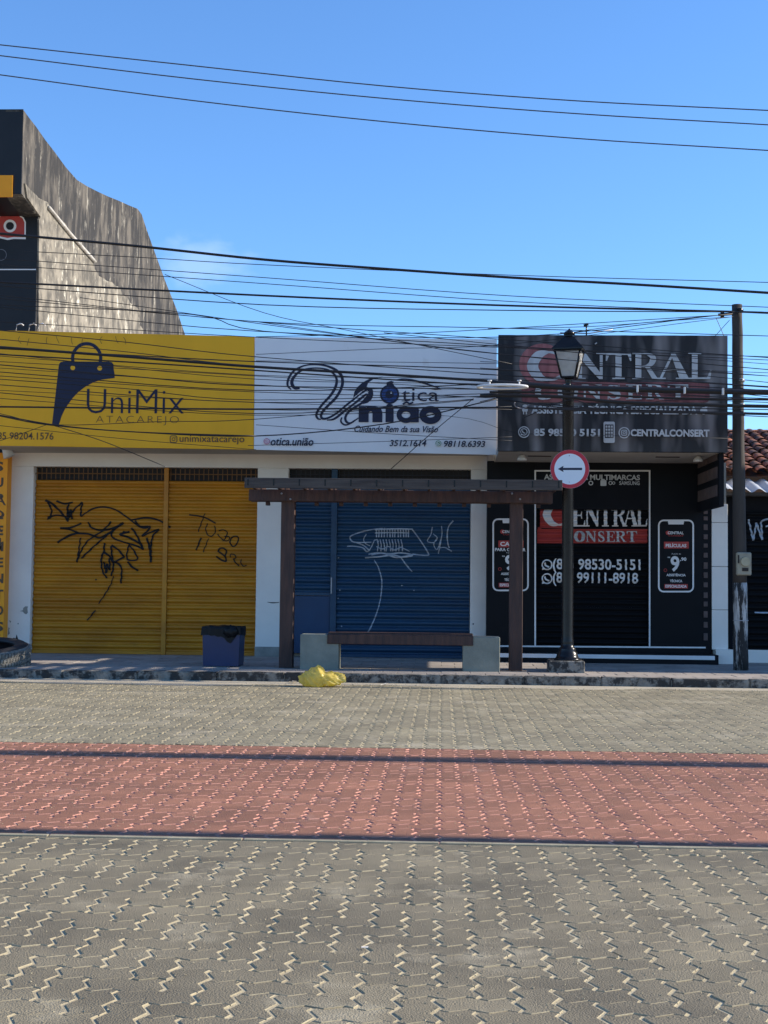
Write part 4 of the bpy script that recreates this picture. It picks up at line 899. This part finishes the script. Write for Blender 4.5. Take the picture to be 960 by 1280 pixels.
for i in range(nb_):                                 # tread: three staggered rows of blocks and shoulder lugs
    for row, (z0, z1) in enumerate(((.045,.105),(.115,.165),(.175,.225),(.235,.30))):
        a = 2*math.pi*(i+.5*(row%2))/nb_; w_ = .021; sk = .010*(1 if row%2 else -1)
        c_, s_ = math.cos(a), math.sin(a); pts_ = []
        for rr in (.785, .815):
            for (t_, z) in ((-w_, z0), (w_, z0+abs(sk)), (w_, z1), (-w_, z1-abs(sk))):
                pts_.append((rr*c_-t_*s_, rr*s_+t_*c_, z))
        mb.add([tuple(tilt @ Vector(q_)) for q_ in pts_], [(4,5,6,7),(0,4,7,3),(1,2,6,5),(3,7,6,2),(0,1,5,4)])
mb.build('tread_blocks', M_rub, ty, kind='stuff')

# ------------------------------------------------------------------ yellow plastic bag and litter
c = atz(400.5, 859.5, 0); bx = thing('plastic_bag', (c.x, c.y+.15, 0), 'crumpled yellow plastic bag lying in the gutter in front of the bench', 'bag')
b = bmesh.new(); bmesh.ops.create_icosphere(b, subdivisions=5, radius=1)
rnd = np.random.RandomState(4); W_ = [(rnd.randn(3)*s_, rnd.rand()*6, a_) for s_, a_ in ((2,.03),(2.5,.03),(3.5,.035),(4,.035),(6,.034),(7,.034),(9,.030),(11,.024),(14,.020),(18,.015),(26,.010))]
for v in b.verts:
    q_ = v.co.normalized(); s_ = sum(a_*(1-2*abs(math.sin(float(np.dot(f_, q_))*1.0+ph))) for f_, ph, a_ in W_)
    two = 1+.10*math.cos(q_.x*5.5+.6)-.26*math.exp(-((q_.x-.15)/.16)**2)
    r_ = (1+s_)*1.0; v.co = Vector((q_.x*.305*r_, q_.y*.18*r_, q_.z*.155*r_*two*(1.0 if q_.x < .1 else .80)+.105))
    if v.co.z < .006: v.co.z = .006+.2*max(0, v.co.z*.0); v.co.x *= 1.04
b.verts.index_update(); mb = MB(); mb.add([v.co+Vector((c.x, c.y+.15, 0)) for v in b.verts], [[v.index for v in f.verts] for f in b.faces], 0, True); b.free()
mb.build('bag_body', M_ybag, bx)
mb = MB()
kn = Vector((c.x-.03, c.y+.13,   .238)); vs = [kn+Vector((.018*math.cos(a), .018*math.sin(a), -.03)) for a in (0,1.26,2.51,3.77,5.03)]+[kn+Vector((.007*math.cos(a), .007*math.sin(a), 0)) for a in (0,1.26,2.51,3.77,5.03)]+[kn+Vector((.03*math.cos(a)*(1+.4*(k_%2)), .02*math.sin(a), .022+.01*(k_%3))) for k_, a in enumerate((0,1.26,2.51,3.77,5.03))]
mb.add(vs, [(5*r_+i_, 5*r_+(i_+1)%5, 5*r_+5+(i_+1)%5, 5*r_+5+i_) for r_ in (0,1) for i_ in range(5)]); mb.build('bag_knot', M_ybag, bx)
for k, (px, py, s_, lab) in enumerate(((366,854,.045,'scrap of white paper on the road just left of the yellow bag'), (481,857,.05,'pale litter scrap on the road right of the yellow bag'), (456,1184.5,.022,'tiny white cigarette end on the nearest grey pavers'))):
    c = atz(px, py, .006); mb = MB(); vs = []
    for i in range(5):
        for j in range(4): vs.append((c.x+(i-2)*s_*.5+random.uniform(-.2,.2)*s_, c.y+(j-1.5)*s_*.5, .012+random.uniform(0,.6)*s_))
    if k < 2: mb.add(vs, [(j*1+i*4, j+i*4+1, j+i*4+5, j+i*4+4) for i in range(4) for j in range(3)]); nm = 'paper_scrap'
    else: mb.add([c+Vector(q_) for q_ in ((-.013,-.004,.001),(.012,-.006,.002),(.013,.004,.004),(-.012,.006,.003),(-.013,-.004,.0),(.012,-.006,.0))], [(0,1,2,3),(4,5,1,0)]); nm = 'cigarette_end'
    mb.build(nm, M_litter, label=lab, cat='litter')

# ------------------------------------------------------------------ lamp post
lb_ = atz(708.5, 841, GZ); LY = lb_.y+.20; LXp = at(709.5, 700, LY).x
lp = thing('street_lamp', (LXp, LY, GZ), 'black iron lamp post with a four sided lantern on a concrete block', 'lamp post')
x0, x1 = at(686.5, 833, LY-.2).x, at(731, 833, LY-.2).x; zc_ = at(709, 826, LY-.2).z
b_ = MB().box(x0, x1, LY-.22, LY+.24, GZ-.02, zc_, bev=.014).build('base_block', M_kerb, lp)
def zp_(py): return at(709, py, LY).z-zc_
r1 = .5*14.2*LY/FPX
MB().lathe([(.19,0),(.19,.02),(.165,.03),(.15,.06),(.145,.10),(.12,.13),(.125,.15),(.115,.17),(.095,.19),(.088,.23),(.092,.25),(r1+.004,.28),(r1,.34),(r1,zp_(491)),(r1+.008,zp_(489)),(r1+.006,zp_(486)),(.045,zp_(484)),(.040,zp_(478)),(.05,zp_(476)),(.04,zp_(474)),(.06,zp_(471.5))], (LXp, LY, zc_+.001), 28).build('post', M_iron, lp)
def ring4(c, s_, z): return [(c.x-s_, c.y-s_, z), (c.x+s_, c.y-s_, z), (c.x+s_, c.y+s_, z), (c.x-s_, c.y+s_, z)]
cL = Vector((LXp+.012, LY, 0)); ang = Matrix.Rotation(-.22, 3, 'Z')
def rot4(L): return [tuple(ang @ (Vector(v)-Vector((cL.x, cL.y, 0))) + Vector((cL.x, cL.y, 0))) for v in L]
za, zb2, zc2, zd = [at(710, y, LY).z for y in (472, 440, 437.5, 420.5)]
s1, s2 = 8.6*LY/FPX, 15.8*LY/FPX
ro = MB(); V_ = rot4(ring4(cL, s2*1.23, zc2-.02)+ring4(cL, s2*1.23, zc2+.0)+ring4(cL, .055, zd)+ring4(cL, .055, zd+.02))
ro.add(V_, [(0,3,2,1)]+[(i+4*k, (i+1)%4+4*k, (i+1)%4+4*k+4, i+4*k+4) for k in range(3) for i in range(4)]+[(12,13,14,15)])
ro.lathe([(.075,0),(.085,.02),(.06,.05),(.02,.065),(.012,.09),(0.0,.095)], (cL.x, cL.y, zd+.02), 14)
ro.build('lantern_roof', M_iron, lp)
cg_ = MB()
bot, top = rot4(ring4(cL, s1, za)), rot4(ring4(cL, s2, zb2))
for i in range(4):
    cg_.tube([bot[i], top[i]], .017, 4); cg_.tube([bot[i], bot[(i+1)%4]], .017, 4); cg_.tube([top[i], top[(i+1)%4]], .015, 4)
V_ = rot4(ring4(cL, .05, za-.03)+ring4(cL, s1+.01, za-.01)+ring4(cL, s1+.01, za+.008)); cg_.add(V_, [(0,3,2,1),(8,9,10,11)]+[(i+4*k, (i+1)%4+4*k, (i+1)%4+4*k+4, i+4*k+4) for k in range(2) for i in range(4)])
cg_.build('lantern_frame', M_iron, lp)
for i in range(4):
    a, b, c_, d_ = [Vector(q_) for q_ in (bot[i], bot[(i+1)%4], top[(i+1)%4], top[i])]; cc = (a+b+c_+d_)/4; q4 = [v+(cc-v)*.02 for v in (a, b, c_, d_)]
    nrm = (q4[1]-q4[0]).cross(q4[3]-q4[0]).normalized()*.004
    MB().add([tuple(v) for v in q4]+[tuple(v+nrm) for v in q4], [(0,3,2,1),(4,5,6,7),(0,1,5,4),(1,2,6,5),(2,3,7,6),(3,0,4,7)]).build('pane', M_glass, lp)
MB().lathe([(.03,0),(.03,.05),(.055,.10),(.06,.16),(.04,.21),(.0,.225)], (cL.x, cL.y, za+.02), 16).build('bulb', M_ceram, lp)

# ------------------------------------------------------------------ traffic sign on the lamp post
TY = LY-r1-.035; cS = at(712.3, 586.3, TY); rS = 24.2*TY/FPX
ts = thing('traffic_sign', tuple(cS-Vector((0,0,rS))), 'round white traffic sign with red rim and black left arrow on the lamp post', 'traffic sign')
mb = MB(); n = 48
vs = [(cS.x, TY, cS.z)]+[(cS.x+rS*math.cos(2*math.pi*i/n), TY, cS.z+rS*math.sin(2*math.pi*i/n)) for i in range(n)]+[(cS.x+rS*math.cos(2*math.pi*i/n), TY+.004, cS.z+rS*math.sin(2*math.pi*i/n)) for i in range(n)]
mb.add(vs, [(0, i+1, (i+1)%n+1) for i in range(n)]+[(i+1, i+1+n, (i+1)%n+1+n, (i+1)%n+1) for i in range(n)]+[list(range(n+1, 2*n+1))]); mb.build('sign_plate', [M_steel], ts)
p = Print(TY-.001); p.disc(712.3, 586.3, 24, M_signred, 48); p.disc(712.2, 586.3, 19.3, M_signwhite, 44)
p.rect(703, 584.8, 727.6, 587.6, M_navy); p.poly([(697.3,586.2),(704.5,582.2),(703.4,586.2),(704.5,590.2)], M_navy); p.disc(711.7, 569.6, .8, M_steel, 8); p.disc(711.7, 602.6, .6, M_steel, 8)
p.build('sign_face', ts)
MB().box(cS.x-.02, cS.x+.02, TY+.005, LY-r1+.02, cS.z-.1, cS.z-.06).box(cS.x-.02, cS.x+.02, TY+.005, LY-r1+.02, cS.z+.06, cS.z+.1).build('bracket', M_steel, ts)

# ------------------------------------------------------------------ utility pole and meter box
ub = atz(926, 838, GZ); UY = ub.y+.1; zt4 = at(921.5, 381, UY).z
up = thing('utility_pole', (ub.x, UY, GZ), 'tarred wooden utility pole with peeling white paint near its foot', 'utility pole')
mb = MB(); pts_ = []; rs_ = []
for k in range(26):
    t_ = k/25; py = 838+(381-838)*t_; px = 926+(921.3-926)*t_; v = at(px, py, UY); pts_.append((v.x+random.uniform(-.003,.003), UY, v.z)); rs_.append((.5*(18.5-6.0*t_))*UY/FPX*random.uniform(.985,1.015))
zw_ = at(926, 722, UY).z
lowp = [i for i, q_ in enumerate(pts_) if q_[2] <= zw_+.05]; k = lowp[-1]
mb.tube(pts_[:k+1], rs_[:k+1], 20, 1); mb.tube(pts_[k:], rs_[k:], 20, 0); mb.build('pole', [M_pole, M_polew], up)
a = at(921.5, 392, UY)
MB().tube([(a.x-.28, UY, a.z-.02), (a.x-.05, UY, a.z+.0)], .022, 8).tube([(a.x-.22, UY, a.z-.06), (a.x-.22, UY, a.z+.03)], .03, 8).build('insulator_arm', M_iron, up)
for k_, (py_, dx_) in enumerate(((388.5,.0),(476,-.01),(488,.0),(507,.0),(517,.0))):
    v_ = at(922+.02*(py_-388), py_, UY); MB().lathe([(.082,0),(.086,.006),(.086,.034),(.082,.04)], (v_.x, UY, v_.z-.02), 18).box(v_.x-.02, v_.x+.02, UY-.16, UY-.08, v_.z-.015, v_.z+.015, bev=.003).build('cable_clamp', M_steel if k_ % 2 else M_iron, up)
zz = at(926, 776, UY).z; MB().lathe([(.112,0),(.112,.012)], (at(926,776,UY).x, UY, zz), 20).build('strap', M_steel, up)
MY = UY-.13; m0, m1 = at(921, 719, MY), at(939.5, 690.5, MY)
mx = thing('meter_box', (m0.x, MY, m0.z), 'beige electricity meter box with a round window fixed to the utility pole', 'meter box')
MB().box(m0.x, m1.x, MY, MY+.12, m0.z, m1.z, bev=.015).build('box_body', M_meter, mx)
mc = at(931.5, 702, MY); q_ = MB(); n = 20; q_.add([(mc.x+.072*math.cos(2*math.pi*i/n), MY+.0, mc.z+.072*math.sin(2*math.pi*i/n)) for i in range(n)]+[(mc.x+.066*math.cos(2*math.pi*i/n), MY-.035, mc.z+.066*math.sin(2*math.pi*i/n)) for i in range(n)], [(i, (i+1)%n, (i+1)%n+n, i+n) for i in range(n)]+[list(range(n, 2*n))]); q_.build('meter_window', mat('meter_glass', (.42,.38,.26), None, 5, .25), mx)
MB().box(mc.x-.045, mc.x+.045, MY-.008, MY-.0005, m0.z+.06, m0.z+.11).build('meter_slot', M_grille, mx); MB().box(m0.x+.015, m0.x+.035, MY-.01, MY-.001, m1.z-.16, m1.z-.04).build('hinge', M_grille, mx)

# ------------------------------------------------------------------ overhead cables
WN = 0
def wire(pts, wpx, Y, label=None, group='thin cables crossing in front of the shops', m=None, ext=True, name='overhead_cable', sag=0.0):
    """pts: places along the cable as measured in the photo, all hanging in one vertical plane at depth Y"""
    global WN; WN += 1
    P_ = [at(a, b, Y) for a, b in pts]
    if len(P_) == 2:
        a, b = P_; P_ = [a, (a*.75+b*.25)-Vector((0,0,sag*.75)), (a+b)/2-Vector((0,0,sag)), (a*.25+b*.75)-Vector((0,0,sag*.75)), b]
    Q = smooth_pts(P_, 5)
    if ext:
        if pts[0][0] <= 2: d_ = (Q[0]-Q[1]).normalized(); Q = [Q[0]+d_*3.5+Vector((0,0,.15)), Q[0]+d_*1.5+Vector((0,0,.03))]+Q
        if pts[-1][0] >= 958: d_ = (Q[-1]-Q[-2]).normalized(); Q = Q+[Q[-1]+d_*1.5+Vector((0,0,.03)), Q[-1]+d_*3.5+Vector((0,0,.15))]
    o = MB().tube(Q, wpx*.5*Y/FPX, 6).build(name, m or M_cable, label=label or 'thin black cable, one of the tangle crossing in front of the shop signs', cat='cable', group=group)
    return o
TOPG = 'three high wires across the sky'
wire([(0,56),(240,82),(480,107.5),(720,126),(960,138)], 1.5, 15.0, 'uppermost of the three bare wires high in the blue sky', TOPG, M_cablet)
wire([(0,69.5),(240,98.5),(480,123),(720,142),(960,156)], 1.5, 15.1, 'middle one of the three bare wires high in the blue sky', TOPG, M_cablet)
wire([(0,93.5),(240,125.5),(480,152),(720,173),(960,188)], 1.5, 15.2, 'lowest of the three bare wires high in the blue sky', TOPG, M_cablet)
MG = 'cables across the sky just above the shop signs'
wire([(0,292),(165,307),(330,324.5),(480,336),(640,347),(800,356),(960,366)], 3.4, 17.5, 'thick sagging black cable crossing the concrete wall and the sky', MG)
wire([(30,314),(180,322),(330,331),(640,344),(960,353)], 1.0, 19.0, 'fine wire just below the thick sagging cable', MG)
wire([(0,323),(330,347),(640,370),(960,384)], 1.0, 19.05, 'fine wire dropping from the concrete wall towards the pole top', MG)
wire([(0,331),(330,354.5),(640,377),(960,392)], 1.0, 19.1, None, MG).__setitem__('label', 'second fine wire dropping from the concrete wall, just under its twin')
wire([(0,352.5),(330,369.5),(620,381.5),(915,389.5),(960,391)], 2.6, UY-.13, 'double black cable meeting the utility pole near its top', MG)
wire([(0,357),(330,381),(640,388),(918,390)], 1.3, 19.2, 'thin cable running under the double cable to the pole top', MG)
rr = random.Random(3)
web = [  # (x, y) pairs of the thin tangle
 ([(0,373),(330,403),(640,425),(960,447)],1.1), ([(0,381),(240,393),(330,414),(640,434),(960,462)],1.2), ([(0,402),(330,422),(620,434),(960,446)],1.0), ([(206,343),(330,391),(440,414),(640,455)],.9),
 ([(0,369),(320,402),(620,410),(960,420)],1.1), ([(100,372),(320,404),(500,428),(640,444),(960,470)],1.0), ([(0,384),(320,414),(640,421),(915,392)],1.1), ([(320,421),(500,417),(640,410),(915,393)],1.0), ([(0,413),(160,428),(320,446),(640,470),(960,488)],1.2),
 ([(0,424),(160,440),(320,458),(640,478)],1.1), ([(0,445),(320,469),(620,474),(960,492)],.9), ([(0,452),(320,470),(640,489)],.9), ([(0,456),(160,470),(320,482),(640,487)],1.5), ([(0,460),(320,481),(640,499)],.8),
 ([(0,465),(320,488),(640,479)],1.3), ([(0,470),(320,490),(640,497)],1.0), ([(0,474),(160,486),(320,500),(640,491)],1.1), ([(0,481),(320,503),(640,494)],1.2), ([(0,488),(320,503),(640,512)],.8), ([(0,491),(320,517),(592,499)],1.2),
 ([(0,498),(320,519),(640,508)],.9), ([(0,517),(70,531),(200,527),(320,524),(592,500)],1.0), ([(0,532),(160,549),(320,562)],.8), ([(0,520),(60,531),(170,540),(320,545),(480,530),(620,499)],1.7), ([(0,442),(320,474),(640,481),(960,500)],.9),
 ([(0,436),(160,444),(320,452),(640,463),(960,484)],1.5), ([(320,402),(480,425),(640,444),(960,478)],1.0), ([(320,443),(480,436),(640,430),(915,396)],.8), ([(320,451),(640,455),(960,466)],.8), ([(320,531),(480,542),(640,551)],.8), ([(310,557),(475,552),(640,546)],.8),
 ([(480,416),(700,437),(960,450)],1.0), ([(600,452),(760,458),(960,470)],.9), ([(600,460),(760,470),(960,483)],.9), ([(600,468),(780,477),(960,496)],1.0), ([(600,431),(760,440),(960,455)],.8), ([(697,418),(800,404),(916,396)],.9), ([(610,411),(760,407),(916,392)],.9),
 ([(620,500),(760,511),(960,521)],1.2), ([(620,508),(760,513),(960,518)],.9), ([(620,497),(700,509),(820,510),(960,512)],1.4), ([(600,502),(720,480),(800,492),(960,498)],1.0), ([(655,522),(712,500),(760,512),(840,500),(960,503)],1.1), ([(330,512),(560,520),(640,540),(700,543),(910,548)],.6)]
def rank_label(L):
    x0 = L[0][0]; k = 'l' if x0 < 10 else ('m' if x0 < 480 else 'r')
    same = sorted(q[0][1] for q, _ in web if ('l' if q[0][0] < 10 else ('m' if q[0][0] < 480 else 'r')) == k); n_ = same.index(L[0][1])+1
    o_ = {1:'first',2:'second',3:'third',4:'fourth',5:'fifth',6:'sixth',7:'seventh',8:'eighth',9:'ninth',10:'tenth',11:'eleventh',12:'twelfth',13:'thirteenth',14:'fourteenth',15:'fifteenth',16:'sixteenth',17:'seventeenth',18:'eighteenth',19:'nineteenth',20:'twentieth',21:'21st',22:'22nd',23:'23rd',24:'24th',25:'25th',26:'26th'}[n_]
    return 'thin cable, %s from the top where the tangle %s' % (o_, {'l':'enters at the left edge','m':'begins beside the yellow sign','r':'reaches the dark banner'}[k])
for i, (L, wp) in enumerate(web): wire(L, wp*.95, 18.90+.022*i if i % 2 else 19.9-.018*i, rank_label(L))
wire([(0,434),(160,446),(320,458.5),(480,468),(640,478)], 3.6, 18.6, 'thick black cable sloping across the yellow and white signs above their lettering', 'thick cables in front of the signs')
wire([(0,508.5),(320,511.5),(620,509.5),(960,517)], 2.3, 18.7, 'taut level black cable crossing the lower lettering of the yellow and white signs', 'thick cables in front of the signs')
wire([(0,443),(200,455),(320,463),(480,474),(640,484)], 1.9, 18.65, 'medium black cable just below the thick sloping one', 'thick cables in front of the signs')
wire([(0,519),(75,532),(170,540),(320,545)], 1.6, 18.75, 'sagging black cable low across the yellow sign', 'thick cables in front of the signs')
wire([(612,478),(660,481),(712,484.5),(820,487.5),(960,490.5)], 7.5, 18.3, 'very thick black cable bundle crossing the dark banner left of the pole', 'thick cable bundles at the banner')
wire([(600,494),(700,496),(780,503),(915,507),(960,508)], 4.6, 18.4, 'second thick bundle just under the thickest one on the dark banner', 'thick cable bundles at the banner')
wire([(612,490),(700,491),(820,497),(915,499),(960,499.5)], 2.8, 18.36, 'medium cable squeezed between the two thick bundles', 'thick cable bundles at the banner')
wire([(640,509),(760,514),(915,517),(960,518)], 2.4, 18.45, 'lowest dark cable of those passing the pole', 'thick cable bundles at the banner')
wire([(65,531),(130,552),(206,583)], 1.1, 20.5, 'service wire dropping from the cables to the post between the yellow shutters', 'service wires', ext=False)
wire([(58,531),(30,541),(0,551)], .8, 20.5, 'short service wire dropping to the left across the phone number of the yellow sign', 'service wires', ext=False)
wire([(592,498),(540,541),(489,586)], 1.1, 20.6, 'diagonal service wire dropping across the white sign to the blue doors', 'service wires', ext=False)
wire([(912,400),(893,421)], .8, 19.6, 'short tie wire from the pole down to the corner of the dark banner', 'service wires', ext=False)
wire([(895,397),(905,420)], .8, 19.65, 'short tie wire crossing its twin beside the pole top', 'service wires', ext=False)
# cable slack loop rack: white racket-shaped hanger
hg = thing('cable_slack_rack', at(628, 484, 18.2), 'white oval cable slack rack hanging on the bundle left of the lantern', 'cable rack')
def arc(cx0, cy0, rx, ry, a0, a1, n=20): return [at(cx0+rx*math.cos(R(a0+(a1-a0)*i/n)), cy0+ry*math.sin(R(a0+(a1-a0)*i/n)), 18.2+.10*math.sin(R(a0+(a1-a0)*i/n))) for i in range(n+1)]
MB().tube(arc(628,483.5,31,2.3,0,360,36), .019, 8).build('oval_frame', M_ceram, hg)
for px in (612, 649): a = at(px, 476.5, 18.2); b = at(px, 483, 18.2); MB().tube([a, b], .012, 8).lathe([(.03,0),(.03,.014)], tuple(a), 10).build('hanger', M_ceram, hg)
MB().tube(arc(652,505,9,5.5,10,200,14), .008, 6).build('wire_tail', M_cableg, hg)
for k, (px, py) in enumerate(((797,485), (856,487), (904,488.5))): 
    a = at(px, py-3.5, 18.2); MB().box(a.x-.012, a.x+.012, 18.2, 18.24, a.z-.09, a.z+.0, bev=.002).build('cable_clip', M_ceram, label='small white clip on the thick bundle, '+('leftmost','middle','rightmost, nearest the pole')[k]+('' if k == 2 else ' of the three'), cat='clip', group='clips on the thick bundle')
# two bundles above the frame whose shadows cross the road
def bundle(Y, z, rows, lab):
    for k, (dy, dz, r_) in enumerate(rows):
        pts_ = [Vector((x, Y+dy-.0016*(x-9)**2*0, z+dz+.0016*(x-9)**2)) for x in range(-14, 34, 2)]
        MB().tube(pts_, r_, 8).build('overhead_cable', M_cable, label=('front ','middle ','rear ')[k if len(rows) > 2 else 2*k]+lab, cat='cable', group=lab+'s')
bundle(atz(480,1053.5,0).y+.23*6.0+.09, 5.95, [(0,0,.062), (.06,.02,.05)], 'high cable over the road shading the near red edge')
bundle(atz(480,948.5,0).y+.23*7.3, 7.3, [(-.11,0,.05), (0,.02,.055), (.11,0,.05)], 'high cable over the road shading the red strip')
